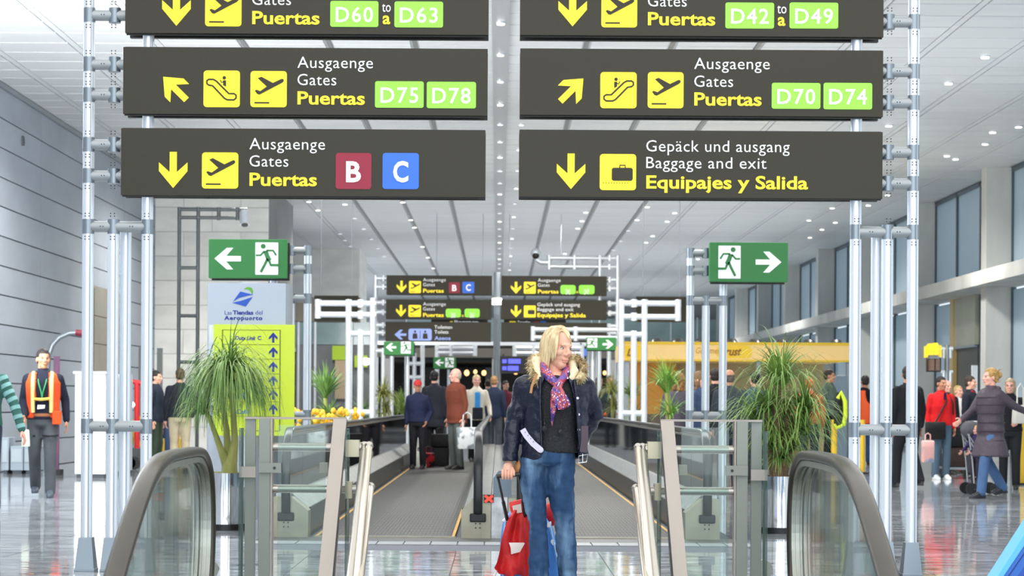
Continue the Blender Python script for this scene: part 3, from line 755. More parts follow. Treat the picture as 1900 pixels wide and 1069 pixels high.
t = tube_frame('dark slender tube mast with a surveillance camera, against the pale block wall', 44, .04,
    [(333, 387, 0, None), (368, 387, 0, None), (406, 389, 0, 404), (441, 389, 0, 402)], [(333, 458, 389, 0), (333, 441, 404, 0), (333, 368, 497, 0), (333, 368, 586, 0), (333, 368, 672, 0)], m=mat('shaded_steel', (92, 98, 100), .4, metal=.5), name='camera_mast')  # backlit look of the mast is put into its darker steel colour
bullet(t, P(453, 392, 44), (.03, -.12, -.3))
tube_frame('silver tube frame with an empty rectangular arm beside the yellow flowering plants', 38, .058,
    [(647, 560, 0, None), (669, 620, 0, None), (692, 553, 0, None), (590, 561, 0, 583)], [(588, 698, 563, 0), (588, 698, 584, 0), (647, 692, 619, 0), (647, 692, 765, 0)])
tube_frame('silver tube frame with an empty rectangular arm over the right-hand planter row', 38, .058,
    [(1153, 565, 0, None), (1196, 561, 0, None), (1176, 622, 0, None), (1258, 563, 0, 587)], [(1153, 1260, 563, 0), (1153, 1260, 588, 0), (1153, 1196, 621, 0), (1153, 1196, 767, 0)])
tube_frame('distant tube frame carrying the sign stack with the toilet sign', 51.18, .055,
    [(697, 512, 0, None), (711, 655, 0, None), (727, 650, 0, None), (756, 655, 0, None)], [(697, 880, y, 0) for y in (517, 533, 562, 580, 604, 618)]+[(697, 727, 651, 0)])
t = tube_frame('distant tube frame with a camera arm, carrying the sign stack behind the blonde woman', 51.18, .055,
    [(1146, 476, 0, None), (1113, 476, 0, None), (1066, 479, 0, 494), (1019, 479, 0, 494), (1130, 640, 0, None)], [(1019, 1146, 479, 0), (1019, 1146, 495, 0)]+[(940, 1146, y, 0) for y in (519, 535, 563, 581, 605, 618)]+[(1113, 1146, 640, 0)])
p = P(994, 470, 51.18); MB().tube([P(1019, 487, 51.18), P(1003, 487, 51.18), P(996, 482, 51.18), P(994, 474, 51.18)], .06, 8).build('bracket_arm', M_alu, t)
MB().ell(p, .13, .13, .13).build('camera_dome', M_alu, t); MB().ell(p+Vector((0, -.06, -.06)), .09, .09, .09).build('camera_lens', M_black, t)
tube_frame('hanging double rail of silver tube in front of the lowest distant board', 49.5, .06,
    [(989, 610, 0, 628), (1068, 612, 0, 628), (1148, 612, 0, None)], [(989, 1148, 612, 0), (989, 1148, 627, 0)], name='rail_gantry')
tube_frame('short empty tube rectangle on the fascia over the brown-jacketed traveller', 62, .07,
    [(837, 645, 0, 655), (881, 645, 0, 655), (811, 640, 0, None)], [(811, 881, 646, 0), (811, 881, 655, 0)], name='rail_gantry')
tube_frame('short empty tube rectangle on the fascia beside the central post', 62, .07,
    [(955, 645, 0, 656), (990, 645, 0, 656), (1080, 640, 0, None)], [(955, 1080, 646, 0), (955, 1080, 656, 0)], name='rail_gantry')
tube_frame('row of three slim pale posts behind the red-capped man', 60.5, .065,
    [(755, 640, 0, None), (769, 655, 0, None), (784, 640, 0, None)], [(755, 784, 675, 0), (755, 784, 700, 0)])
tube_frame('row of slim pale posts in the crowd behind the blonde woman', 54, .06,
    [(1092, 650, 0, None), (1107, 644, 0, None)], [(1092, 1107, 648, 0)])
# ------------------------------------------------------------------ moving walkways
M_pal = mat('walkway_pallet', (74, 74, 73), .55, metal=.2, noise=(1.6, .22, (.5, 5, 1)))
M_skirt = mat('dark_skirt', (62, 64, 66), .3, metal=.4)
M_deck = mat('scuffed_deck_steel', (186, 188, 188), .3, metal=.7, noise=(9, .3, (1, 2, 1)))
M_yline = mat('worn_yellow_line', (214, 168, 84), .6, noise=(8, .2))
def walkway(name, label, xa, xb, newel_out, newel_in, ya=19.0, yb=43.5):
    """xa outer side, xb divider side; newels give the x of the two handrails"""
    t = thing(name, label, 'walkway', ((xa+xb)/2, ya, 0))
    lo, hi = min(xa, xb), max(xa, xb)
    pal = MB(); y = ya+.05
    while y < yb: pal.box(lo+.06, hi-.06, y+.006, y+.394, .0, .012); y += .4
    pal.build('pallets', M_pal, t, kind='stuff')
    gr = MB()
    for i in range(int((hi-lo-.14)/.035)):
        x = lo+.08+i*.035; gr.box(x, x+.014, ya+.06, min(yb, 40), .012, .0145)
    gr.build('pallet_ribs', mat('rib_grey', (78, 78, 77), .6), t, kind='stuff')
    for x in (lo+.06, hi-.06):
        s_ = 1 if x < (lo+hi)/2 else -1
        MB().box(x, x+s_*.028, ya+.05, yb, .012, .017).build('edge_line', M_yline, t)
    MB().box(lo+.05, hi-.05, ya-.0, ya+.06, 0, .018).build('comb', M_steel_w, t)
    for nx, sk in ((newel_out, xa), (newel_in, xb)):
        s_ = 1 if sk > nx else -1          # skirt lies towards the pallets
        MB().box(min(sk, sk-s_*.02), max(sk, sk-s_*.02), ya+.3, yb, 0, .27).build('skirt_panel', M_skirt, t)
        ob = nx-s_*.12
        # base cabinet with sloping deck
        yy = ya+.25; first = True
        while yy < yb:
            y2 = min(yy+1.8, yb)
            m_ = MB(); m_.rings([[Vector((ob, q, 0)), Vector((sk-s_*.02, q, 0)), Vector((sk-s_*.02, q, .27)), Vector((nx+s_*.03, q, .40)), Vector((ob, q, .40))] for q in (yy+.004, y2-.004)], smooth=False)
            m_.build('deck_section', M_deck, t); yy = y2
        en = MB(); en.rings([[Vector((ob, q, 0)), Vector((sk, q, 0)), Vector((sk, q, .25-d)), Vector((nx+s_*.05, q, .375-d)), Vector((ob, q, .375-d))] for q, d in ((ya, 0), (ya+.28, 0))], smooth=False)
        e = en.build('end_box', M_steel_w, t)
        hb = MB()
        for dx in (-.02, .02):
            for dz in (.1, .14): hb.cyl((nx-s_*(.0)+dx, ya-.004, dz), (nx+dx, ya+.01, dz), .008, n=6)
        hb.build('screw_holes', M_black, e, kind='stuff')
        MB().box(nx-.075, nx+.075, ya-.045, ya+.02, .155, .235).build('handrail_entry', M_black, e, bevel=.012)
        # handrail with half-round newel
        pts = [Vector((nx, yb, 1.0))]; yy = yb
        pts += [Vector((nx, y_, 1.0)) for y_ in (30, 22, ya+.42)]
        for k_ in range(1, 8):
            a = math.pi/2*k_/8; pts.append(Vector((nx, ya+.40-.44*math.sin(a), .58+.42*math.cos(a))))
        pts += [Vector((nx, ya-.045, .56)), Vector((nx, ya-.045, .40)), Vector((nx, ya-.035, .26)), Vector((nx, ya-.01, .20)), Vector((nx, ya+.03, .18))]
        rr = MB(); rg = []
        for i, p in enumerate(pts):
            tt = (pts[min(i+1, len(pts)-1)]-pts[max(i-1, 0)]).normalized(); nn = tt.cross(Vector((1, 0, 0)))
            rg.append([p+Vector((1, 0, 0))*(.042*math.copysign(abs(math.cos(a))**.6, math.cos(a)))+nn*(.024*math.copysign(abs(math.sin(a))**.6, math.sin(a))) for a in [2*math.pi*q/12 for q in range(12)]])
        rr.rings(rg).build('handrail', M_rubber, t)
        # inner silver guide following the rail
        gp = [p+Vector((0, 0, -.045)) if p.y > ya+.41 else Vector((nx, p.y, p.z))+Vector((0, ya+.42-p.y, max(0, .6-p.z)*0+min(0, .6-p.z))).normalized()*.045 for p in pts]
        MB().tube(gp, .018, 6).build('handrail_guide', M_steel, t)
        # glass: rounded newel pane then straight panes
        arc = [(p.y, p.z) for p in gp[4:-3]]
        poly = [(ya+1.5, .40), (ya+1.5, .955)]+arc+[(ya+.01, .38)]
        MB().prism_x(poly, nx-.006, nx+.006).build('glass_pane', M_glass_d, t)
        yy = ya+1.52
        while yy < yb-.2:
            y2 = min(yy+1.8, yb); MB().box(nx-.006, nx+.006, yy+.006, y2-.006, .40, .96).build('glass_pane', M_glass_d, t)
            yy = y2
    return t
wL = walkway('moving_walkway', 'moving walkway carrying the red-capped man and the brown-jacketed traveller', -1.76, -.34, -1.965, -.185)
wR = walkway('moving_walkway', 'empty moving walkway behind the blonde woman, ending beside the right-hand planter row', 1.74, .40, 1.94, .215)
# divider cover with red cross light between the walkways
dv = wL
MB().box(-.06, .09, 19.02, 43.5, 0, .385).build('cover_plate', M_deck, dv)
a = P(898, 922, 18.99); b = P(916, 933, 18.99)
lb = MB().box(a.x, b.x, 18.97, 19.02, b.z, a.z+.02).build('light_box', M_black, dv)
MB().stroke([(a.x+.01, a.z+.012), (b.x-.01, b.z+.008)], .022, 18.962, 18.97).stroke([(b.x-.01, a.z+.012), (a.x+.01, b.z+.008)], .022, 18.955, 18.962).build('red_cross', mat('red_cross_light', (240, 60, 40), .5, emit=1.5), lb)
MB().box(a.x-.02, a.x+.005, 18.99, 19.02, 0, a.z).build('light_stalk', M_steel_w, dv)
sc_ = MB(); q = (a.x+b.x)/2+.13
sc_.prism([(q-.09, .385), (q+.08, .385), (q+.08, .58), (q+.03, .63), (q-.04, .63), (q-.09, .56)], 19.05, 19.055).build('clear_guard_plate', mat('grey_guard_plate', (110, 122, 130), .2, metal=.5), dv)

# ------------------------------------------------------------------ escalator newels
M_eshr = mat('worn_bronze_handrail', (48, 43, 33), .33, metal=.3, spec=.6, noise=(5, .15))
def escalator(label, sgn):
    cx = .029
    def mx(x): return x if sgn < 0 else 2*cx-x-.02
    def pt(px, py, Y):
        p = P(px, py, Y); return p
    t = thing('escalator', label, 'escalator', (mx(-1.9), 10.6, -.3))
    for j, xo in enumerate((-1.63,)):
        pts = []
        # near branch: climbing handrail (away from the camera), levelling, half-round newel
        for y, z in ((7.2, -.47), (7.9, -.02), (8.5, .36), (9.0, .66), (9.3, .82), (9.55, .915), (9.8, .965), (10.1, .985), (10.6, .99), (10.9, .985), (11.05, .955), (11.17, .90), (11.25, .82), (11.29, .70), (11.30, .55), (11.28, .40), (11.22, .25), (11.1, .12)): pts.append(Vector((mx(xo+.012*(y-9)), y, z)))
        # refine
        P2 = []
        for i in range(len(pts)-1):
            p0 = pts[max(i-1, 0)]; p1 = pts[i]; p2 = pts[i+1]; p3 = pts[min(i+2, len(pts)-1)]
            for k in range(3):
                u = k/3; P2.append(.5*((2*p1)+(p2-p0)*u+(2*p0-5*p1+4*p2-p3)*u*u+(3*p1-p0-3*p2+p3)*u**3))
        P2.append(pts[-1])
        rg = []; rg2 = []
        for i, p in enumerate(P2):
            tt = (P2[min(i+1, len(P2)-1)]-P2[max(i-1, 0)]).normalized(); nn = Vector((1, 0, 0)).cross(tt)
            rg.append([p+Vector((1, 0, 0))*(.047*math.copysign(abs(math.cos(a))**.55, math.cos(a)))+nn*(.026*math.copysign(abs(math.sin(a))**.6, math.sin(a))) for a in [2*math.pi*q/16 for q in range(16)]])
            c = p-nn*(.045)
            rg2.append([c+Vector((dx, 0, 0))+nn*dn for dx, dn in ((-.028, .018), (.028, .018), (.028, -.012), (.02, -.012), (.018, .0), (.006, .0), (.005, -.015), (-.005, -.015), (-.006, 0), (-.018, 0), (-.02, -.012), (-.028, -.012))])
        MB().rings(rg).build('handrail', M_eshr, t)
        MB().rings(rg2, smooth=False).build('handrail_guide', M_steel, t)
        n_ = len(P2); gi = [p for p in P2 if p.y > 8.3]
        prof = []
        for i, p in enumerate(P2):
            tt = (P2[min(i+1, n_-1)]-P2[max(i-1, 0)]).normalized(); nn = Vector((1, 0, 0)).cross(tt)
            c = p-nn*.055; prof.append((c.y, c.z))
        xg = mx(xo)
        up = [q for q in prof if q[0] > 9.3 or True]
        poly = up+[(10.9, .05), (10.0, .05), (7.2, -1.1)]
        MB().prism_x(poly, xg-.006, xg+.006).build('glass_pane', M_glass, t)
        MB().prism_x([(7.0, -1.3), (10.1, .10), (11.2, .10), (11.2, -.38), (10.3, -.38), (7.0, -2.2)], xg-.06, xg+.06).build('skirt_panel', M_steel, t)
    for i in range(7):
        y = 10.2-i*.40; z = -.02-.21*i
        MB().box(min(mx(-2.57), mx(-1.69)), max(mx(-2.57), mx(-1.69)), y, y+.41, z-.21, z).build('step', M_pal, t)
    MB().box(min(mx(-2.57), mx(-1.69)), max(mx(-2.57), mx(-1.69)), 10.62, 11.38, -.10, -.002).build('landing_plate', M_steel_w, t)
    return t
escalator('glass-sided escalator top with worn bronze handrail, in front of the palm and shop directory', -1)
escalator('glass-sided escalator top with worn bronze handrail, in front of the orange-vest man', 1)
# stair well between the escalators
sw = struct_root('trim_stairwell', (0, 11.3, -1))
for i in range(9):
    MB().box(-1.5, 1.55, 11.3-.3*(i+1), 11.3-.3*i, -.17*(i+1)-.17, -.17*(i+1)).build('stair_step', mat('stair_stone', (140, 142, 142), .5, noise=(4, .1)), sw)
MB().box(-6.2, 6.2, 11.3, 11.4, -.4, -.006).build('floor_edge', M_steel_w, sw)

# ------------------------------------------------------------------ glass guards at the stair head
M_gp = mat('grey_painted_post', (128, 132, 124), .45, metal=.3)
M_gpl = mat('pale_satin_post', (150, 142, 134), .4, metal=.4)
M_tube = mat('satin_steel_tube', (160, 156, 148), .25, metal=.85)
M_tubew = mat('lit_steel_tube', (200, 190, 176), .28, metal=.8)  # lighter copy of the tube steel, with the brightness put into its colour
def guard(label, sgn):
    cx = .029; Yg = 11.55
    def mx(x): return x if sgn < 0 else 2*cx-x
    def X(px): return mx(XX(px, Yg))
    def Z(py, Y=Yg): return H+(CY-py)*Y/F
    def bx(mb, xa, xb, ya, yb, za, zb): return mb.box(min(mx(xa), mx(xb)), max(mx(xa), mx(xb)), ya, yb, za, zb)
    def w_(px): return XX(px, Yg)
    t = thing('glass_guard', label, 'railing', (X(560), Yg, 0))
    top = Z(779)
    for a, b, y0, nm in ((455, 475, 0, 'post'), (483, 504, -.06, 'post')):
        bx(MB(), w_(a), w_(b), Yg+y0, Yg+y0+.012, 0, top).build(nm, M_gp, t, bevel=.002)
        bx(MB(), w_(a)+.003, w_(a)+.012, Yg+y0+.012, Yg+y0+.07, 0, top).build('post_web', M_gp, t)
        bx(MB(), w_((a+b)/2)-.07, w_((a+b)/2)+.07, Yg+y0-.02, Yg+y0+.09, 0, .015).build('foot_plate', M_gp, t)
    bx(MB(), w_(505), w_(508), Yg-.06, Yg+.02, 0, top).build('post_fin', M_gpl, t)
    bx(MB(), w_(455), w_(643), Yg-.02, Yg+.03, top-.004, top+.008).build('cap_rail', M_gpl, t)
    bx(MB(), w_(448), w_(478), Yg-.075, Yg-.06, Z(888), Z(868)).build('clamp_plate', M_gpl, t)
    bx(MB(), w_(484), w_(525), Yg-.085, Yg-.07, Z(879), Z(861)).build('clamp_plate', M_gp, t)
    c = bx(MB(), w_(596), w_(611), Yg-.085, Yg-.03, Z(879), Z(860)).build('clamp_plate', M_gp, t)
    for px in (513,): MB().cyl((X(px), Yg-.09, Z(870)), (X(px), Yg-.085, Z(870)), .008, n=10).build('screw', M_black, t)
    # glass panes: one facing, one running towards the camera on each side
    bx(MB(), w_(518), w_(606), Yg-.055, Yg-.045, .05, Z(791)).build('glass_pane', M_glass, t)
    for px, y0 in ((450.5, 11.43), (647, 11.38)):
        x = mx(w_(px)); MB().box(x-.005, x+.005, y0, Yg, .0-.3, Z(797)).build('glass_pane', M_glass, t)
        x2 = min(x-.006, x+.006); MB().box(x-.006, x+.006, Yg, Yg+.006, -.0, Z(797)).build('glass_edge', M_glass_g, t)
    # horizontal tubes
    for py in (832, 909):
        MB().cyl((mx(w_(506)), Yg-.02, Z(py)), (mx(w_(672)), Yg-.02, Z(py)), .024, n=14).build('tube_rail', M_tube, t)
        bx(MB(), w_(643), w_(668) if py < 900 else w_(655), Yg-.06, Yg+.03, Z(py+17), Z(py-14)).build('clamp_block', mat('beige_steel_block', (168, 160, 138), .35, metal=.6), t)
    # slanting flat post following the stair
    y1 = Yg-.84*1.25; 
    def slant(pxa, pya, pxb, pyb, ya, yb, wd, nm, m, th=.02):
        A = Vector((mx(w_(pxa)), ya, Z(pya, ya))); B = Vector((mx(XX(pxb, yb)), yb, Z(pyb, yb)))
        B = A+(B-A)*1.25
        mb = MB(); hw = wd/2
        mb.rings([[p+Vector((-hw, -th/2, 0)), p+Vector((hw, -th/2, 0)), p+Vector((hw, th/2, 0)), p+Vector((-hw, th/2, 0))] for p in (A, B)], smooth=False)
        return mb.build(nm, m, t, bevel=.002)
    slant(632, 779, 606, 1069, Yg-.03, 10.75, .075, 'slanting_post', M_gpl)
    slant(641, 779, 620, 1069, Yg-.0, 10.80, .02, 'slanting_post_side', M_skirt, .05)
    # stair handrails, three parallel tubes with a turned end
    for k, (pxa, pya, pxb, pyb, dx) in enumerate(((686, 829, 664, 1069, 0), (677, 829, 652, 1069, 0), (689, 905, 671, 1069, 0))):
        ya = Yg-.02-.03*(k == 0); yb = 10.3
        A = Vector((mx(w_(pxa)), ya, Z(pya, ya))); B = Vector((mx(XX(pxb, yb)), yb, Z(pyb, yb)))
        d = (B-A); B = A+d*1.3
        MB().tube([Vector((mx(w_(664)), Yg-.0, Z(pya))), A+Vector((0, .02, 0)), A+d*.03, B], .021, 12).build('stair_handrail', M_tubew if k != 1 else M_tube, t)
        MB().ell(A+Vector((0, .0, 0)), .026, .026, .026).build('rail_end', M_tube, t)
    return t
guard('steel and glass stair guard rail in front of the walkway with travellers', -1)
guard('steel and glass stair guard rail in front of the bushy potted plant', 1)
for lab, px in (('octagonal dark post cap low beside the escalator newel near the steel palm pot', 388), ('small steel clamp cap low beside the second escalator newel, under the glass guard', 1416)):
    q = P(px, 1056, 12.2); t = thing('post_cap', lab, 'post', (q.x, q.y, 0))
    MB().cyl((q.x, q.y, 0), (q.x, q.y, q.z-.05), .02, n=8).build('stem', M_gp, t)
    MB().cyl(q+Vector((0, -.02, 0)), q+Vector((0, .03, 0)), .058, n=8).build('cap', M_gp, t)
    MB().cyl((q.x, q.y, 0), (q.x, q.y, .01), .06, n=12).build('foot', M_gp, t)

# ------------------------------------------------------------------ shop directory pillar
Yk = 22.0
kc = XX(456, Yk); kr = (545-382)/2*Yk/F+.02
kt = thing('shop_directory', 'cylindrical silver shop directory pillar with lime green list panel and blue logo', 'kiosk', (kc, Yk, 0))
zt = P(456, 525, Yk).z
def cyl_part(nm, r, z0, z1, m, a0=0, a1=360, n=40, yc=Yk+.35, rx=None):
    rg = []
    full = a1-a0 >= 360
    mb = MB()
    A = [math.radians(a0+(a1-a0)*k/n) for k in range(n+(0 if full else 1))]
    o = [(kc+(rx or r)*math.cos(a), yc+r*math.sin(a)) for a in A]
    if full: mb.rings([[Vector((x, y, z)) for x, y in o] for z in (z0, z1)])
    else:
        i = [(kc+((rx or r)-.012)*math.cos(a), yc+(r-.012)*math.sin(a)) for a in A]
        vs = []; fs = []
        for (x, y), (u, v) in zip(o, i): vs += [(x, y, z0), (x, y, z1), (u, v, z1), (u, v, z0)]
        for k in range(len(A)-1):
            for c in range(4): fs.append((4*k+c, 4*k+(c+1) % 4, 4*k+4+(c+1) % 4, 4*k+4+c))
        mb.add(vs, fs, True)
    return mb.build(nm, m, kt)
kr = XX(541, Yk)-kc-.03
cyl_part('pillar_body', kr, 0, zt, mat('brushed_pillar_metal', (196, 200, 206), .32, metal=.7))
zb0, zb1 = P(456, 808, Yk).z, P(456, 604, Yk).z
lp = mat('lime_list_panel', (206, 226, 62), .35, emit=.08)
x0, x1 = XX(395, Yk-.25), XX(546, Yk-.25)
MB().box(x0, x1, Yk-.25, Yk-.22, zb0, zb1).build('list_panel', lp, kt, bevel=.003)
sp_ = Sign(kt, Yk-.25)
M_navy = mat('navy_print', (28, 44, 150), .5, emit=.05)
for i, y in enumerate((612, 639, 666, 693, 720, 745, 772, 799)):
    sp_.rect(412, 519, y, y+.8, .1, mat('olive_line', (116, 130, 40), .5), 'list_rule')
for x in (412, 519): sp_.rect(x, x+.8, 612, 800, .1, mat('olive_line', (0,)*3, .5), 'list_rule')
for y in (617, 644, 671, 697, 723, 750): sp_.arrow(499, 515, y, y+19, 'up', M_navy)
sp_.text('Duty Link', 436, 475, 631, 8, M_navy, .03, shear=.3); sp_.text('C', 478, 485, 631, 8, M_navy, .03)
sp_.text('Caffè', 438, 464, 768, 9, mat('script_blue', (70, 130, 200), .5), .02, shear=.3)
sp_.text('BAR', 428, 458, 741, 13, mat('script_blue', (0,)*3, .5), .03)
# silver plate with logo
x0, x1 = XX(384, Yk-.12), XX(529, Yk-.12)
MB().box(XX(384, Yk-.12), XX(529, Yk-.12), Yk-.12, Yk-.1, zb1+.0, zt-.01).build('logo_plate', mat('satin_logo_plate', (176, 184, 196), .35, metal=.6), kt)
sl = Sign(kt, Yk-.121)
f = lambda px, py: (P(px, py, Yk-.121).x, P(px, py, Yk-.121).z)
lg = MB(); ya, yb = Yk-.128, Yk-.121
lg.prism([f(*q) for q in ((446, 541), (470, 547), (459, 549), (444, 553), (432, 560))], ya, yb)
lg.prism([f(*q) for q in ((469, 551), (456, 569), (431, 562), (448, 558))], ya, yb)
lg.build('logo_mark', mat('logo_blue', (34, 84, 190), .4, emit=.05), kt)
MB().prism([f(*q) for q in ((452, 537), (459, 532.5), (467, 534), (470, 541), (468, 547), (465, 541), (460, 537))], ya, yb).build('logo_arc', mat('logo_green', (96, 176, 56), .4), kt)
sl.text('Las', 417, 430, 584, 8, M_navy, 0); sl.text('Tiendas', 432, 470, 584, 8.5, M_navy, .035); sl.text('del', 474, 487, 584, 8.5, M_navy, 0)
sl.text('Aeropuerto', 416, 487, 594, 8.5, M_navy, .04, spacing=1.15)

# ------------------------------------------------------------------ plants
def leaf_mb(mb, base, d, L, wd, droop, n=6):
    """one arching strap leaf"""
    side = Vector((-d.y, d.x, 0)).normalized() if abs(d.x)+abs(d.y) > 1e-3 else Vector((1, 0, 0))
    p = Vector(base); v = Vector(d).normalized(); st = L/n; Ls = []; 
    for i in range(n+1):
        w_ = wd*(1-(i/n)**1.5)+.0008
        Ls.append((p+side*w_, p-side*w_)); p = p+v*st
        v = (v+Vector((0, 0, -droop*st*(1.2+i*.25)))).normalized()
    vs = [q for pr in Ls for q in pr]; fs = [(2*i, 2*i+1, 2*i+3, 2*i+2) for i in range(n)]
    mb.add(vs, fs, True)
def leafmat(name, c1, c2):
    m = mat(name, c1, .5, spec=.3, vary=(c2, 3.5, .35, .65))
    return m
def crown(mb, c, n, L, wd, droop, rng, up=.3, spread=1.0):
    for i in range(n):
        a = rng.random()*2*math.pi; e = math.asin(min(1, max(-.15, rng.uniform(-.1, 1)))) if spread >= 1 else rng.uniform(.3, 1.5)
        d = Vector((math.cos(a)*math.cos(e), math.sin(a)*math.cos(e), math.sin(e)+up))
        leaf_mb(mb, Vector(c)+Vector((rng.uniform(-.03, .03), rng.uniform(-.03, .03), rng.uniform(-.03, .03))), d, L*rng.uniform(.6, 1.15), wd*rng.uniform(.7, 1.2), droop*rng.uniform(.7, 1.4), 7)
def pot(t, x, y, r, h, steel=True, m=None):
    n = 32
    ring = lambda rr, z: [Vector((x+rr*math.cos(2*math.pi*k/n), y+rr*math.sin(2*math.pi*k/n), z)) for k in range(n)]
    MB().rings([ring(r*.97, 0), ring(r*.97, .065)]).build('pot_base', M_black, t)
    mb = MB(); mb.rings([ring(r, .06), ring(r, h), ring(r-.012, h), ring(r-.012, h-.05)]); mb.build('pot', m or M_steel_p, t)
    MB().rings([ring(r-.013, h-.06), ring(r-.013, h-.045)]).build('soil', mat('dark_soil', (62, 54, 44), .9, noise=(30, .3)), t)
rg1 = random.Random(3)
# ponytail palm
pY = 20.2
gp = P(420, 985, pY); px_ = XX(419, pY)
t = thing('potted_palm', 'ponytail palm with a swollen base and mop of drooping leaves in a polished steel pot', 'plant', (px_, pY, 0))
pot(t, px_, pY, .235, .56)
zz = lambda py: H+(CY-py)*pY/F
xx = lambda px: XX(px, pY)
trunks = [[(426, 884, .085), (428, 868, .07), (432, 850, .05), (436, 820, .034), (434, 780, .028), (428, 730, .026), (426, 690, .024)],
          [(424, 884, .08), (420, 866, .05), (410, 840, .034), (399, 810, .026), (388, 780, .022), (380, 762, .02)],
          [(424, 884, .08), (424, 866, .06), (421, 840, .04), (418, 800, .03), (412, 765, .028), (408, 720, .024)]]
M_bark = mat('green_grey_bark', (150, 152, 84), .8, noise=(14, .25, (1, 1, .3)), bump=(30, .4))
for i, tr in enumerate(trunks):
    MB().tube([Vector((xx(a), pY+(.05*i), zz(b))) for a, b, _ in tr], [c for _, _, c in tr], 12).build('trunk', M_bark, t)
fo = MB()
for c, n, L in (((424, 690), 420, .82), ((405, 712), 300, .74), ((376, 768), 120, .42), ((445, 720), 200, .72)):
    crown(fo, (xx(c[0]), pY+rg1.uniform(-.05, .1), zz(c[1])), n, L, .0062, 3.3, rg1, up=.2)
fo.build('foliage', leafmat('palm_leaf_green', (78, 118, 56), (150, 178, 104)), t, kind='stuff')
# broad grassy potted plant
gx = XX(1447, pY)
t = thing('potted_dracaena', 'large bushy plant with long arching strap leaves in a polished steel pot', 'plant', (gx, pY, 0))
pot(t, gx, pY, .245, .56)
for i, (dx, zt_, r_) in enumerate(((-.03, 1.45, .04), (.08, 1.3, .035), (-.12, 1.2, .03), (.16, 1.15, .03))):
    MB().tube([Vector((gx+dx*.3, pY+.04*i, .5)), Vector((gx+dx*.7, pY+.04*i, .8)), Vector((gx+dx, pY+.03*i, zt_))], [r_*1.4, r_*1.1, r_], 10).build('trunk', mat('brown_cane', (136, 112, 84), .85, noise=(10, .3), bump=(30, .4)), t)
fo = MB()
for c, n, L, up in (((1447, 715), 250, .74, .8), ((1425, 760), 150, .65, .4), ((1490, 765), 150, .7, .4), ((1445, 800), 200, .6, .15), ((1470, 830), 120, .45, .1), ((1425, 820), 100, .5, .1), ((1450, 846), 180, .4, .0), ((1492, 800), 100, .6, .2), ((1405, 780), 80, .6, .3)):
    crown(fo, (XX(c[0], pY), pY+rg1.uniform(-.12, .12), zz(c[1])), n, L, .008, 2.0, rg1, up=up)
fo.build('foliage', leafmat('strap_leaf_green', (76, 120, 50), (150, 178, 96)), t, kind='stuff')
# plants along the walkways
def planter(name, label, px, Y, ztop, n, L, wd, droop, c1, c2, up=.5, flowers=None, potm=None, r=.2):
    x = XX(px, Y); t = thing(name, label, 'plant', (x, Y, 0), 0)
    pot(t, x, Y, r, .45, m=potm or mat('dark_planter', (60, 58, 56), .5))
    hz = ztop
    MB().tube([(x, Y, .4), (x+.02, Y, (hz+.4)/2), (x, Y, hz)], [.05, .035, .03], 8).build('trunk', M_bark, t)
    fo = MB(); q = random.Random(px)
    crown(fo, (x, Y, hz), n, L, wd, droop, q, up=up)
    crown(fo, (x+.05, Y+.05, hz*.75), n//2, L*.9, wd, droop, q, up=up*.5)
    crown(fo, (x-.05, Y-.02, .6), n//3, L*.6, wd, droop, q, up=up*.6)
    fo.build('foliage', leafmat('leaf_%d' % c1[0], c1, c2), t, kind='stuff')
    if flowers:
        fb = MB()
        for i in range(flowers[1]):
            a = q.random()*6.28; rr = q.random()**.5*.42; z = q.uniform(.45, 1.15)
            fb.ell((x+rr*math.cos(a), Y-.1+rr*math.sin(a)*.5, z), .035, .03, .045, 6, 4)
        fb.build('blossoms', flowers[0], t, kind='stuff')
M_yf = mat('yellow_blossom', (236, 184, 40), .6, noise=(12, .25)); M_of = mat('orange_blossom', (222, 90, 40), .6)
planter('potted_yucca', 'spiky green plant rising behind the yellow flowers, near the empty tube frame', 603, 30.5, 1.35, 160, .55, .013, .9, (70, 120, 54), (140, 176, 96), .8)
planter('flowering_plant', 'yellow-flowered bush just left of the spiky plant, against the tube frame', 588, 27.2, .8, 90, .4, .012, 1.5, (96, 128, 56), (150, 170, 90), .5, (M_yf, 120))
planter('flowering_plant', 'yellow-flowered bush between the spiky plant and the first slim post', 630, 33, .8, 90, .4, .012, 1.5, (97, 128, 56), (150, 170, 90), .5, (M_yf, 130))
planter('potted_palm', 'leafy plant with a few orange blossoms behind the post with the empty arm', 672, 39.5, 1.0, 130, .5, .014, 1.6, (80, 116, 66), (140, 160, 96), .5, (M_of, 10))
planter('potted_palm', 'olive green drooping plant behind the walkway glass, before the red-capped man', 712, 47, 1.4, 200, .6, .014, 2.4, (98, 116, 54), (150, 150, 80), .4)
planter('potted_palm', 'bright fresh green plant next to the red-capped man', 745, 54, 1.2, 200, .6, .016, 2.2, (116, 158, 70), (170, 200, 110), .5)
planter('potted_palm', 'olive plant with orange blossoms beside the blonde woman and the walkway rail', 1135, 47, 1.5, 220, .6, .012, 2.2, (112, 128, 70), (166, 166, 96), .5, (M_of, 12))
planter('potted_palm', 'dark green plant partly hidden by three slim posts of the tube frame', 1172, 40, 1.4, 160, .55, .012, 1.8, (84, 118, 60), (140, 160, 90), .5)
planter('potted_yucca', 'fresh green plant with upright spiky top in front of the yellow shop', 1237, 29.3, 1.45, 190, .55, .012, 1.6, (100, 152, 60), (160, 194, 100), 1.0, None, None, .22)
planter('flowering_plant', 'small red-flowered plant behind the shop directory by the exit sign post', 553, 34, .7, 60, .3, .012, 1.2, (70, 84, 60), (110, 120, 80), .5, (mat('red_blossom', (200, 52, 36), .6), 16), None, .16)

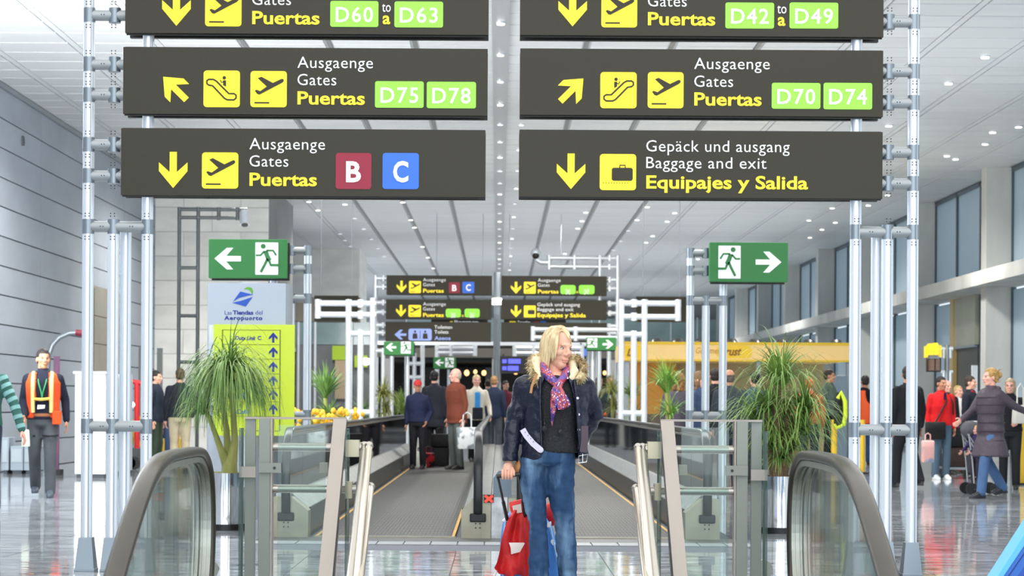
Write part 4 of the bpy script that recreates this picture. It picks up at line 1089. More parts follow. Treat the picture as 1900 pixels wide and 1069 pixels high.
# ------------------------------------------------------------------ yellow shop
Yc = 45.0
sh = thing('bakery_stand', 'long shop stand with a pale yellow canopy fascia and cream back wall', 'shop', (XX(1360, Yc), Yc, 0))
a, b = P(1158, 668, Yc), P(1578, 638, Yc)
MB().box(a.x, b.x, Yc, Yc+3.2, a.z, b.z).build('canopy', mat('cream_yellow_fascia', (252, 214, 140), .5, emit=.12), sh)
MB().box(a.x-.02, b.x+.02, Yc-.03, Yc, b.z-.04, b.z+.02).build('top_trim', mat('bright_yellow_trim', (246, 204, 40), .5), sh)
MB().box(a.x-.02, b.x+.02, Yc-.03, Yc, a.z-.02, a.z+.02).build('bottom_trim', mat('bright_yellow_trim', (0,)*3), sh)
s = Sign(sh, Yc-.002, .006)
s.rect(1328, 1396, 641, 665, 12, mat('golden_badge', (250, 206, 50), .5, emit=.1), 'badge')
s.rect(1158, 1202, 641, 665, 3, mat('golden_badge', (0,)*3), 'badge')
s2 = Sign(sh, Yc-.01, .006)
s2.text('Gourmet', 1291, 1336, 656, 12, mat('faded_gold_ink', (214, 170, 90), .5), .01, shear=.35)
s2.text('Crust', 1334, 1376, 660, 17, mat('brown_ink', (150, 96, 20), .5), .03, shear=.35)
s2.text('L', 1163, 1172, 661, 15, mat('brown_ink', (0,)*3), .03, shear=.3)
MB().box(a.x+.1, b.x-.1, Yc+3, Yc+3.1, 0, a.z).build('back_wall', mat('cream_shop_wall', (206, 190, 150), .6, noise=(.8, .08)), sh)
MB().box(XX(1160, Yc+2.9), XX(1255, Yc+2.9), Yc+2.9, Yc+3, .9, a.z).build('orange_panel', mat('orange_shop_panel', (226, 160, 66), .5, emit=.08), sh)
MB().box(a.x, b.x-1.2, Yc+.5, Yc+1.1, 0, 1.05).build('counter', mat('dark_counter', (92, 78, 62), .5, noise=(2, .1)), sh)
for px in (1162, 1284, 1405, 1572):
    q = XX(px, Yc+.3); MB().box(q-.05, q+.05, Yc+.1, Yc+.2, 0, a.z).build('support_post', M_alu_d, sh)
for px in (1176, 1216, 1256, 1300, 1356, 1400, 1450, 1500, 1550):
    q = XX(px, Yc+.3); MB().cyl((q, Yc+.3, b.z), (q, Yc+.3, b.z+.1), .16, .10, n=12).build('roof_fitting', M_skirt, sh)

# ------------------------------------------------------------------ left hand furniture
def simple_box(name, label, cat, x0, x1, y0, y1, Y, depth, m, parts=()):
    a, b = P(x0, y1, Y), P(x1, y0, Y)
    t = thing(name, label, cat, ((a.x+b.x)/2, Y, 0))
    MB().box(a.x, b.x, Y, Y+depth, .06, b.z).build('body', m, t, bevel=.01)
    MB().box(a.x+.03, b.x-.03, Y+.03, Y+depth-.03, 0, .06).build('plinth', M_joint, t)
    return t, a, b
t, a, b = simple_box('service_counter', 'tall white counter box between the vest worker and the first sign pole', 'counter', 138, 196, 694, 886, 33.5, .9, mat('gloss_white_panel', (222, 228, 232), .25))
MB().box(a.x-.02, b.x+.02, 33.45, 34.45, b.z, b.z+.04).build('top', mat('gloss_white_panel', (0,)*3), t)
t, a, b = simple_box('service_counter', 'pale grey cabinet wall with vertical joints behind the silver sign poles', 'counter', 197, 231, 694, 880, 35, .8, mat('light_grey_laminate', (186, 196, 204), .35))
for px in (205, 214, 223): q = XX(px, 35); MB().box(q-.006, q+.006, 34.99, 35, .1, b.z-.05).build('door_joint', M_joint, t)
MB().box(a.x, b.x, 34.96, 35, .9, .95).build('mid_trim', M_alu_d, t)
for i, (x0, x1, lab) in enumerate(((0, 17, 'grey base cabinet under the concrete wall by the striped sleeve'), (19, 44, 'pale grey low cabinet with a dark kick space behind the vest worker'))):
    pass
t = thing('arc_lamp', 'curved silver arc lamp with dark red tip leaning over the vest worker', 'lamp', (XX(88, 35), 35, 0))
pts = [P(x, y, 35) for x, y in ((88, 690), (90, 660), (97, 640), (110, 626), (128, 618), (144, 617))]
MB().tube([Vector((pts[0].x, 35, 0))]+pts, .045, 8).build('arm', M_alu_d, t)
MB().tube([P(141, 617, 35), P(156, 619, 35)], .055, 8).build('head', mat('dark_red_cap', (120, 30, 50), .5), t)
MB().cyl((pts[0].x, 35, 0), (pts[0].x, 35, .05), .2, n=16).build('foot', M_alu_d, t)
t = thing('banner_stand', 'narrow dark magenta banner stand just behind the vest worker', 'banner', (XX(103, 34.6), 34.6, 0))
a, b = P(98, 880, 34.6), P(110, 661, 34.6); MB().box(a.x, b.x, 34.6, 34.65, .1, b.z).build('banner', mat('magenta_banner', (130, 70, 104), .6, vary=((70, 60, 90), 3, .4, .6)), t); MB().box(a.x-.05, b.x+.05, 34.5, 34.75, 0, .1).build('foot', M_black, t)
# red framed machine
t = thing('scissor_lift', 'red and yellow work platform frame parked by the block wall', 'machine', (XX(247, 38), 38, 0))
M_red = mat('safety_red', (206, 38, 44), .45); M_saf = mat('safety_yellow', (214, 176, 40), .5)
def bar(x0, y0, x1, y1, Y, r, m, nm): MB().tube([P(x0, y0, Y), P(x1, y1, Y)], r, 8).build(nm, m, t)
bar(234, 706, 262, 711, 38, .045, M_red, 'top_bar'); bar(254, 711, 254, 850, 38, .05, M_red, 'upright'); bar(237, 706, 237, 850, 38.5, .045, M_red, 'upright')
bar(240, 772, 258, 830, 38.1, .05, M_saf, 'brace'); bar(258, 772, 240, 830, 38.2, .05, M_saf, 'brace')
MB().ell(P(243, 751, 37.8), .075, .03, .06).build('work_lamp', mat('work_lamp_glow', (255, 252, 244), .5, emit=2), t)
a, b = P(234, 866, 38), P(262, 832, 38); MB().box(a.x, b.x, 37.8, 38.8, .12, b.z).build('chassis', mat('machine_grey', (72, 76, 80), .5), t)
for q in (a.x+.1, b.x-.1): MB().cyl((q, 37.75, .12), (q, 37.9, .12), .12, n=14).build('wheel', M_black, t)
t = thing('luggage_cart_row', 'jumble of parked trolleys with yellow, red and blue frames near the khaki-trousered man', 'trolley', (XX(305, 42), 42, 0))
for i, (px, m) in enumerate(((292, M_saf), (302, mat('olive_cloth', (82, 92, 70), .7)), (312, mat('navy_cloth', (38, 52, 84), .7)), (324, M_saf))):
    q = P(px, 830, 42+i*.3); 
    MB().tube([Vector((q.x-.08, q.y, .15)), Vector((q.x-.08, q.y, .95)), Vector((q.x+.08, q.y, .95)), Vector((q.x+.08, q.y, .15))], .03, 8).build('handle_frame', m, t)
    MB().box(q.x-.12, q.x+.12, q.y-.1, q.y+.4, .12, .5).build('basket', m, t, bevel=.02)
    for s_ in (-.1, .1): MB().cyl((q.x+s_-.02, q.y, .06), (q.x+s_+.02, q.y, .06), .06, n=10).build('wheel', M_black, t)
for lab, px, y0 in (('dark grey narrow upright post leaning on the pale block wall', 296, 646), ('dark slim post behind the innermost pole of the sign frame', 262, 645)):
    q = P(px, y0, 47); t = thing('floor_post', lab, 'post', (q.x, 47, 0)); MB().box(q.x-.06, q.x+.06, 47, 47.1, 0, q.z).build('shaft', mat('post_grey', (112, 120, 122), .5), t); MB().box(q.x-.15, q.x+.15, 46.9, 47.2, 0, .03).build('foot', M_skirt, t)
# low grey cabinets along the concrete wall
for i, (x0, x1, lab) in enumerate(((2, 16, 'tall grey cabinet end by the concrete wall next to the striped sleeve'), (19, 43, 'low pale cabinet with dark kick space behind the striped sleeve and vest worker'), (44, 72, 'low bluish cabinet directly behind the vest worker, by the concrete wall'))):
    t, a, b = simple_box('wall_cabinet', lab, 'cabinet', x0, x1, 828 if i else 812, 884, 35.2, .5, mat('blue_grey_laminate', (168, 182, 194), .4))
    MB().box(a.x+.02, b.x-.02, 35.18, 35.2, .2, b.z-.05).build('door', mat('pale_door_laminate', (186, 198, 206), .35), t)

# lantern sign and ATM like things by the column wall
t = thing('lantern_sign', 'cluster of glowing yellow vertical panels above two brown screens, on a silver rack', 'sign', (XX(1728, 40), 40, 0))
for i, (x0, x1, y0, y1) in enumerate(((1713, 1717, 643, 664), (1717, 1721, 641, 663), (1721, 1728, 638, 659), (1730, 1737, 637, 659), (1738, 1742, 640, 662), (1742, 1746, 641, 663))):
    a, b = P(x0, y1, 40-.1*(i in (2, 3))), P(x1, y0, 40); MB().box(a.x+.012, b.x-.012, 39.9-.12*(i in (2, 3)), 40, a.z, b.z).build('glowing_panel', mat('glowing_yellow', (240, 214, 40), .5, emit=.55), t)
a, b = P(1722, 666, 40), P(1740, 658, 40); MB().box(a.x, b.x, 39.9, 40.1, a.z, b.z).build('hub', M_alu_d, t)
for x0 in (1723, 1733):
    a, b = P(x0, 688, 40), P(x0+8, 667, 40); MB().box(a.x, b.x, 39.85, 40.05, a.z, b.z).build('brown_screen', mat('brown_screen', (112, 88, 76), .4), t)
a, b = P(1720, 690, 40.1), P(1745, 665, 40.1); MB().box(a.x, b.x, 40.05, 40.2, a.z, b.z).build('screen_backing', M_boardk, t)
for px in (1751, 1757, 1763):
    MB().cyl(P(px, 665, 40.2), P(px, 647, 40.2), .035, n=8).build('steel_rod', M_alu, t); MB().cyl(P(px, 722, 40.2), P(px, 690, 40.2), .03, n=8).build('steel_rod', M_alu, t)
MB().tube([P(1738, 648, 40.2), P(1768, 647, 40.2)], .04, 8).build('cross_arm', M_alu, t)
MB().tube([P(1745, 690, 40.2), P(1768, 690, 40.2)], .03, 8).build('cross_arm', M_alu, t)
MB().cyl((XX(1757, 40.2), 40.2, 0), P(1757, 640, 40.2), .05, n=10).build('mast', M_alu_d, t); MB().cyl((XX(1757, 40.2), 40.2, 0), (XX(1757, 40.2), 40.2, .04), .3, n=16).build('foot', M_alu_d, t)
t = thing('info_totem', 'narrow white information totem in front of the dark doorway', 'totem', (XX(1808, 44), 44, 0))
a, b = P(1803, 880, 44), P(1814, 678, 44); MB().box(a.x, b.x, 44, 44.1, .05, b.z).build('panel', mat('gloss_white_panel', (0,)*3), t); MB().box(a.x-.1, b.x+.1, 43.8, 44.3, 0, .05).build('foot', M_alu_d, t)
# yellow wet floor / barrier
t = thing('yellow_barrier', 'upright yellow barrier panel at the edge, behind the woman in black', 'barrier', (XX(1896, 33), 33, 0))
MB().box(XX(1890, 33), XX(1906, 33), 33, 33.06, .02, 1.1).build('panel', M_saf, t, bevel=.01); MB().box(XX(1886, 33), XX(1910, 33), 32.85, 33.2, 0, .03).build('foot', M_black, t)
for lab, px in (('yellow bollard between two poles near the orange-vest man', 1600), ('yellow bollard at the canopy end behind the bushy plant', 1548)):
    q = XX(px, 38); t = thing('bollard', lab, 'bollard', (q, 38, 0)); MB().cyl((q, 38, .02), (q, 38, 1.0), .055, n=12).build('shaft', M_saf, t); MB().cyl((q, 38, 0), (q, 38, .03), .14, n=14).build('foot', M_black, t)
t = thing('vending_cabinet', 'dull blue-grey cabinet under the end of the yellow canopy', 'cabinet', (XX(1560, 43.5), 43.5, 0))
MB().box(XX(1548, 43.5), XX(1572, 43.5), 43.5, 44.2, .05, 1.9).build('body', mat('dull_blue_cabinet', (110, 128, 142), .4), t, bevel=.01); MB().box(XX(1549, 43.5), XX(1571, 43.5), 43.55, 44.1, 0, .05).build('plinth', M_black, t)
# ------------------------------------------------------------------ people
def remesh_mb(mb, voxel, smooth=4, cut=None, solid=0, mats=(), name='m', matfn=None):
    me = bpy.data.meshes.new('tmp'); me.from_pydata(mb.v, [], mb.f)
    o = bpy.data.objects.new('tmp', me); COL.objects.link(o)
    r = o.modifiers.new('r', 'REMESH'); r.mode = 'VOXEL'; r.voxel_size = voxel; r.use_smooth_shade = True
    if smooth:
        s = o.modifiers.new('s', 'SMOOTH'); s.factor = .5; s.iterations = smooth
    m2 = bpy.data.meshes.new_from_object(o.evaluated_get(dg()))
    bpy.data.objects.remove(o); bpy.data.meshes.remove(me)
    m2.name = name; m2.materials.clear()
    for m in mats: m2.materials.append(m)
    if cut:
        bm = bmesh.new(); bm.from_mesh(m2)
        bmesh.ops.delete(bm, geom=[f for f in bm.faces if cut(f.calc_center_median())], context='FACES')
        bm.to_mesh(m2); bm.free()
    if matfn:
        for p in m2.polygons: p.material_index = matfn(p.center)
    for p in m2.polygons: p.use_smooth = True
    return m2
def part_from(me, name, parent, solid=0, label=None):
    o = bpy.data.objects.new(name, me); COL.objects.link(o); o.parent = parent; ORG[o.name] = Vector((0, 0, 0))
    if solid:
        s = o.modifiers.new('s', 'SOLIDIFY'); s.thickness = solid; s.offset = -1
    if label: o['label'] = label
    return o
def join_meshes(a, b, Mb=None):
    bm = bmesh.new(); bm.from_mesh(a)
    if Mb: b.transform(Mb)
    bm.from_mesh(b); bm.to_mesh(a); bm.free(); bpy.data.meshes.remove(b)
    for p in a.polygons: p.use_smooth = True
    return a
def cap(mb, pts, rs, n=12):
    """tapered chain with round joints"""
    for i in range(len(pts)-1): mb.tube([pts[i], pts[i+1]], [rs[i], rs[i+1]], n)
    for p, r in zip(pts, rs): mb.ell(p, r, r, r, n, 6)
def oval(c, rx, ry, n=20, p=1.0): return [Vector((c[0]+rx*math.copysign(abs(math.cos(2*math.pi*k/n))**p, math.cos(2*math.pi*k/n)), c[1]+ry*math.copysign(abs(math.sin(2*math.pi*k/n))**p, math.sin(2*math.pi*k/n)), c[2])) for k in range(n)]
def hand(mb, w, d, side, s=1.0, curl=.5):
    """palm and five separate fingers from wrist w along d; side points to the thumb"""
    d = Vector(d).normalized(); side = (Vector(side)-d*Vector(side).dot(d)).normalized(); nn = d.cross(side)
    M = Matrix((side, nn, d)).transposed()
    mb.ell(w+d*.045*s, .038*s, .016*s, .052*s, 10, 6, M)
    for i, L in enumerate((.068, .076, .070, .055)):
        b = w+d*.082*s+side*(.028-.0185*i)*s; L *= s
        p1 = b+d*L*.45+nn*L*.12*curl; p2 = p1+(d*(1-curl*.5)+nn*curl*.9).normalized()*L*.32; p3 = p2+(d*(1-curl)+nn*curl*1.3).normalized()*L*.26
        mb.tube([b, p1, p2, p3], [.0092*s, .0085*s, .0078*s, .0062*s], 6)
    b = w+d*.02*s+side*.03*s; p1 = b+(side*.8+d*.7).normalized()*.035*s+nn*.008*s; p2 = p1+(d*1.0+side*.15+nn*.3).normalized()*.032*s
    mb.tube([b, p1, p2], [.0125*s, .0105*s, .0075*s], 6)
def head_mb(bald=False):
    """head in local coordinates: chin near z=.012, crown near z=.25, facing -y, neck base at z=-.05"""
    m = MB()
    m.ell((0, .012, .160), .075, .094, .088, 18, 12); m.ell((0, -.022, .118), .062, .068, .092, 18, 12)
    m.ell((0, -.046, .040), .034, .036, .030, 14, 8); m.ell((0, -.012, .062), .056, .058, .048, 14, 8)
    m.ell((0, -.078, .150), .046, .018, .016, 12, 6)
    m.tube([Vector((0, -.086, .142)), Vector((0, -.102, .108)), Vector((0, -.106, .098))], [.010, .014, .012], 8)
    for s in (-1, 1):
        m.ell((s*.013, -.094, .096), .010, .012, .009, 8, 6); m.ell((s*.076, .012, .118), .010, .018, .030, 8, 8)
        m.ell((s*.036, -.058, .108), .026, .028, .024, 10, 6)
    m.ell((0, -.084, .070), .026, .014, .009, 10, 6); m.ell((0, -.081, .058), .022, .014, .009, 10, 6)
    m.tube([Vector((0, .022, .10)), Vector((0, .02, -.06))], [.056, .058], 14)
    return m
def head_mat(c):
    x, y, z = c
    if y < -.052:
        ax = abs(x)
        if ((ax-.031)/.0135)**2+((z-.132)/.0062)**2 < 1: return 1
        if ((ax-.033)/.018)**2+((z-.152-.002*(1-ax/.03))/.0042)**2 < 1: return 1
        if (x/.024)**2+((z-.064)/.008)**2 < 1 and y < -.075: return 2
    return 0
SKIN = {'fair': (222, 170, 146), 'tan': (190, 136, 106), 'pink': (226, 168, 150)}
def skin(k): return mat('skin_'+k, SKIN[k], .5, spec=.4, noise=(9, .05))
M_eye = mat('eye_dark', (58, 40, 34), .4); 
def lipm(k): return mat('lips_'+k, tuple(int(c*.82) for c in SKIN[k][:1])+tuple(int(c*.68) for c in SKIN[k][1:]), .45)
def cloth(name, c, rough=.8, vary=None, bs=14, bst=.5, spec=.25): return mat(name, c, rough, spec=spec, noise=(3, .16), bump=(bs, bst), vary=vary)
PEOPLE_N = [0]
def person(label, px, Y, ytop, face=0, skin_='fair', hair=('short', (60, 44, 34)), top=('top', (30, 36, 56)), hem=.88, trousers=('trousers', (50, 54, 60)), shoes=(40, 36, 34), walk=0, arms=('down', 'down'), lean=0, headyaw=0, yfeet=None, girth=1.0, ht=None, sleeve=True, flare=0.0, voxel=.017, hood=False, skirt=False):
    if yfeet: Y = ground(px, yfeet).y
    x = XX(px, Y)
    if ht is None: ht = P(px, ytop, Y).z
    s = ht/1.752
    t = thing('person', label, 'person', (x, Y, .019 if -1.75 < x < -.3 and 19.5 < Y < 43.4 else 0), math.radians(face), local=True)
    sk = skin(skin_)
    V = lambda a, b, c: Vector((a*s, b*s-(lean*max(0, c-.9))*s, c*s))
    gi = girth
    J = {}
    for sd in (-1, 1):
        w_ = walk*(1 if sd > 0 else -1)
        J['hip', sd] = V(sd*.09, 0, .92)
        J['kn', sd] = V(sd*.095, -.03-.17*w_ if w_ > 0 else -.03-.05*w_, .50+.02*abs(w_))
        J['an', sd] = V(sd*.10, .01-.30*w_ if w_ > 0 else .01-.36*w_, .085+(.07*abs(w_) if w_ < 0 else .0))
        a = arms[0] if sd < 0 else arms[1]
        sh = V(sd*.174, 0, 1.395); J['sh', sd] = sh
        if a == 'down': el, wr = V(sd*.235, .03, 1.13), V(sd*.235, -.02, .88)
        elif a == 'front': el, wr = V(sd*.235, .03, 1.13), V(sd*.12, -.20, 1.06)
        elif a == 'bag': el, wr = V(sd*.235, .03, 1.13), V(sd*.20, -.16, .95)
        elif a == 'fwd': el, wr = V(sd*.22, -.14, 1.18), V(sd*.16, -.36, 1.05)
        elif a == 'swing': el, wr = V(sd*.25, .10, 1.15), V(sd*.27, .06, .90)
        elif a == 'swingf': el, wr = V(sd*.25, -.04, 1.14), V(sd*.25, -.20, .93)
        elif a == 'out': el, wr = V(sd*.36, -.03, 1.22), V(sd*.52, -.14, 1.06)
        elif a == 'pocket': el, wr = V(sd*.27, .06, 1.14), V(sd*.20, -.07, .94)
        elif a == 'back': el, wr = V(sd*.24, .22, 1.24), V(sd*.24, .48, 1.14)
        elif a == 'outlow': el, wr = V(sd*.30, -.02, 1.16), V(sd*.40, -.06, .87)
        elif a == 'up': el, wr = V(sd*.26, -.05, 1.18), V(sd*.10, -.14, 1.42)
        J['el', sd], J['wr', sd] = el, wr
    def torso(mb, e, z0=.86, z1=1.5, flare=0):
        base = [(.84, .150, .105), (.92, .163, .115), (1.02, .150, .108), (1.12, .146, .106), (1.25, .165, .118), (1.36, .172, .112), (1.43, .135, .090), (1.485, .07, .066), (1.51, .058, .058)]
        rings = []
        if z0 < .84:
            for k in range(3):
                z = z0+(.84-z0)*k/3; f = (1-k/3)*flare; rings.append(oval(V(0, 0, z), (.155*gi+e+f)*s, (.115*gi+e+f)*s))
        for z, rx, ry in base:
            if z < z0-.03 or z > z1: continue
            rings.append(oval(V(0, 0, z), (rx*gi+e)*s, (ry*gi+e)*s))
        mb.rings(rings)
    # body: one continuous figure
    b = MB(); torso(b, 0)
    for sd in (-1, 1):
        cap(b, [J['hip', sd], J['kn', sd], J['an', sd]], [.082*s, .052*s, .036*s])
        f = J['an', sd]; b.ell(f+Vector((0, -.06*s, -.05*s)), .038*s, .10*s, .03*s)
        cap(b, [J['sh', sd], J['el', sd], J['wr', sd]], [.046*s, .036*s, .025*s], 8)
    b.tube([V(0, .0, 1.44), V(0, -.0, 1.54)], [.055*s, .052*s], 10)
    body = remesh_mb(b, .022, 3, mats=[sk, M_eye, lipm(skin_)], name='body')
    hb = MB()
    for sd in (-1, 1):
        d = (J['wr', sd]-J['el', sd]).normalized(); hand(hb, J['wr', sd], d, (0, -1, 0) if abs(d.z) > .6 else (0, 0, 1), s, .5)
    hm = hb.mesh('h'); body = join_meshes(body, hm)
    hd = remesh_mb(head_mb(), .0075, 2, mats=[sk], name='h', matfn=head_mat)
    HM = Matrix.Translation(V(0, -.01, 1.505)) @ Matrix.Rotation(math.radians(headyaw), 4, 'Z') @ Matrix.Scale(s, 4)
    body = join_meshes(body, hd, HM)
    part_from(body, 'body', t)
    # trousers
    tr = MB()
    if trousers:
        torso(tr, .012, .84, 1.04)
        for sd in (-1, 1):
            if skirt: pass
            cap(tr, [J['hip', sd]+Vector((0, 0, -.02)), J['kn', sd], J['an', sd]+Vector((0, 0, -.005))], [.095*s*gi, .074*s, .066*s])
        part_from(remesh_mb(tr, voxel, 3, mats=[cloth(*trousers)], name='trousers'), 'trousers', t)
    for sd in (-1, 1):
        f = J['an', sd]; sm = MB(); an = 0
        sm.rings([oval((f.x, f.y+dy*s, max(0.002, f.z-.085*s)+z*s), rx*s, ry*s, 12) for z, dy, rx, ry in ((0, -.055, .042, .135), (.025, -.055, .045, .138), (.05, -.045, .042, .115), (.075, -.01, .042, .07), (.11, .01, .045, .055))])
        sm.build('shoe', mat('shoe_%d_%d' % shoes[:2], shoes, .45), t, org=Vector((0, 0, 0)))
    # upper garment
    g_ = MB(); torso(g_, .024, hem, 1.49, flare)
    for sd in (-1, 1):
        wr = J['wr', sd]; el = J['el', sd]
        if sleeve: cap(g_, [J['sh', sd]*1.0, el, wr+(el-wr)*.06], [.066*s*gi, .054*s, .043*s], 10)
        else: cap(g_, [J['sh', sd], J['sh', sd].lerp(el, .6)], [.062*s, .056*s], 10)
    g_.rings([oval(V(0, .0, 1.47), .075*s, .07*s), oval(V(0, .005, 1.525), .068*s, .068*s)])
    part_from(remesh_mb(g_, voxel, 2, mats=[cloth(*top)], name='top'), 'jacket' if hem < .95 else 'shirt', t)
    if hood:
        q = MB(); q.ell(V(0, .08, 1.47), .11*s, .06*s, .06*s); part_from(remesh_mb(q, .015, 2, mats=[cloth(*top)], name='hood'), 'hood', t)
    # hair
    if hair:
        st, hc = hair; hmb = MB(); c2 = None
        if st in ('short', 'bald'):
            hmb.ell((0, .020, .172), .081, .098, .086, 18, 12); hmb.ell((0, .045, .12), .076, .066, .075, 16, 10)
            if st == 'bald': cutf = lambda c: c.z > .165 or c.y < -.01
            else: cutf = lambda c: (c.y < -.045 and c.z < .195) or (c.z < .15 and c.y < -.005) or c.z < .05
        elif st == 'long':
            hmb.ell((0, .018, .170), .087, .104, .092, 18, 12); hmb.ell((0, .035, .09), .094, .08, .115, 16, 10); hmb.ell((0, .05, -.01), .09, .055, .07)
            cutf = lambda c: (c.y < -.05 and c.z < .20) or (abs(c.x) < .055 and c.y < -.03 and c.z < .2)
        elif st == 'curly':
            q = random.Random(px); hmb.ell((0, .02, .17), .092, .108, .096, 18, 12)
            for i in range(60):
                a = q.uniform(0, 6.28); z = q.uniform(-.03, .22); r_ = .085 if z < .17 else .06
                if math.sin(a) > -.45: hmb.ell((r_*math.cos(a), .03+r_*math.sin(a), z), .026, .026, .03, 8, 5)
            cutf = lambda c: (abs(c.x) < .055 and c.y < -.05 and c.z < .2)
        elif st == 'bun':
            hmb.ell((0, .020, .172), .086, .104, .090, 18, 12); hmb.ell((.0, .05, .12), .08, .07, .08); hmb.ell((0, .13, .16), .055, .045, .05, 14, 8)
            q = random.Random(px)
            for i in range(26):
                a = q.uniform(-.4, 3.5); z = q.uniform(.06, .24); d = Vector((math.cos(a), math.sin(a)+.3, q.uniform(-.3, .5))); p0 = Vector((.07*math.cos(a), .03+.09*math.sin(a), z))
                hmb.tube([p0, p0+d*.03, p0+d*.045+Vector((0, .01, -.01))], [.008, .006, .003], 5)
            cutf = lambda c: (c.y < -.05 and c.z < .205) or (c.z < .13 and c.y < -.0)
        if st != 'cap':
            me = remesh_mb(hmb, .0085, 1, mats=[mat('hair_%d_%d' % hc[:2], hc, .55, spec=.4, noise=(25, .35, (1, 1, .25)), bump=(60, .5))], name='hair', cut=cutf)
            me.transform(HM); part_from(me, 'hair', t)
        else:
            hmb.ell((0, .012, .178), .084, .102, .088, 18, 12)
            me = remesh_mb(hmb, .0085, 1, mats=[cloth('cap_%d' % hc[0], hc)], name='cap', cut=lambda c: c.z < .155)
            bb = MB(); bb.rings([[Vector((.075*math.cos(a), -.07-.085*math.sin(a), .165-.02*math.sin(a)+dz)) for a in [math.pi*k/12 for k in range(13)]] for dz in (0, .008)]); bm_ = bb.mesh('b')
            me = join_meshes(me, bm_); me.transform(HM); part_from(me, 'cap', t)
    t['_s'] = s; del t['_s']
    return t, J, s, HM, V
def lpart(t, mb, name, m, label=None, bevel=0): return mb.build(name, m, t, label, org=Vector((0, 0, 0)), bevel=bevel)
def shellpart(t, mb, name, m, voxel=.012, cut=None, smooth=2): return part_from(remesh_mb(mb, voxel, smooth, mats=[m], name=name, cut=cut), name, t)
def bag(name, label, x, y, z, w_, d_, h_, m, rz=0, cat='bag', handle=True, taper=.0, hlen=.12):
    t = thing(name, label, cat, (x, y, z), rz, local=True)
    mb = MB(); k = .92
    mb.rings([[Vector((a, b, c)) for a, b in rrect(-w_/2*f, w_/2*f, -d_/2*f2, d_/2*f2, min(w_, d_)*.2, 3)] for c, f, f2 in ((0, k, k), (h_*.08, 1, 1), (h_*.6, 1-taper*.5, 1-taper*.5), (h_*.95, 1-taper, 1-taper*1.2), (h_, (1-taper)*k, (1-taper)*.6))])
    lpart(t, mb, 'bag_body', m)
    if handle: lpart(t, MB().tube([Vector((-w_*.22, 0, h_*.96)), Vector((-w_*.20, 0, h_+hlen*.8)), Vector((0, 0, h_+hlen)), Vector((w_*.20, 0, h_+hlen*.8)), Vector((w_*.22, 0, h_*.96))], .012, 6), 'handle', m)
    return t

# --- worker in vest
t, J, s, HM, V = person('walking man in orange reflective vest, green lanyard and grey work trousers', 80, 27, 648, yfeet=922, face=8, headyaw=18, skin_='tan', hair=('short', (34, 28, 26)),
    top=('navy_jersey', (30, 34, 50)), hem=.93, trousers=('grey_work_trousers', (78, 82, 88)), shoes=(70, 80, 92), walk=.55, arms=('bag', 'swing'), girth=1.08)
M_or = cloth('orange_vest_cloth', (236, 84, 36), .7); M_ref = mat('reflective_band', (212, 196, 128), .4)
v = MB(); v.rings([oval(V(0, 0, z), rx*1.08*s, ry*1.08*s) for z, rx, ry in ((.93, .186, .142), (1.02, .182, .142), (1.12, .180, .140), (1.25, .192, .152), (1.36, .202, .148), (1.44, .17, .125), (1.485, .11, .10))])
shellpart(t, v, 'vest', M_or, .014, cut=lambda c: (c.y < -.02 and abs(c.x) < .075*s and c.z > 1.12*s) or (c.y < 0 and abs(c.x) < .10*s and c.z < 1.12*s) or c.z > 1.475*s)
for sx in (-1, 1): lpart(t, MB().tube([V(sx*.105, -.150, 1.0), V(sx*.108, -.168, 1.22), V(sx*.108, -.155, 1.38), V(sx*.105, -.06, 1.475)], .024*s, 6), 'reflective_strip', M_ref)
lpart(t, MB().tube([V(-.12, -.155, 1.16), V(0, -.175, 1.155), V(.12, -.155, 1.17)], .02*s, 6), 'chest_strap', mat('yellow_strap', (226, 190, 80), .6))
lpart(t, MB().tube([V(-.06, -.03, 1.5), V(-.045, -.15, 1.36), V(-.01, -.17, 1.24), V(0, -.175, 1.17)], .010, 6).tube([V(.06, -.03, 1.5), V(.045, -.15, 1.36), V(.01, -.17, 1.24), V(0, -.175, 1.17)], .010, 6), 'lanyard', mat('green_lanyard', (44, 140, 84), .6))
lpart(t, MB().rings([oval(V(0, 0, z), .182*1.08*s, .137*1.08*s) for z in (.955, .99)]), 'belt', mat('tan_belt', (150, 92, 52), .6))
lpart(t, MB().prism([(-.055*s, 1.04*s), (.03*s, 1.05*s), (.035*s, 1.09*s), (-.05*s, 1.09*s)], -.168*s, -.150*s), 'badge_print', M_wht)
lpart(t, MB().box(.12*s, .22*s, -.17*s, -.06*s, .86*s, 1.02*s), 'loose_vest_corner', M_or, bevel=.01)
for sd in (-1, 1): lpart(t, MB().tube([J['kn', sd]+Vector((-.09*s, 0, .22*s)), J['kn', sd]+Vector((0, -.09*s, .21*s)), J['kn', sd]+Vector((.09*s, 0, .22*s))], .012*s, 6), 'leg_strap', M_black)
w0 = t.matrix_world if False else None
gl = ground(80, 922)
bag('work_gloves', 'crumpled pale work gloves held by the vest worker', XX(49, gl.y-.2), gl.y-.22, P(49, 828, gl.y).z, .11, .06, .22, mat('pale_glove', (206, 212, 196), .8, bump=(20, .6)), .2, 'gloves', False, .25)

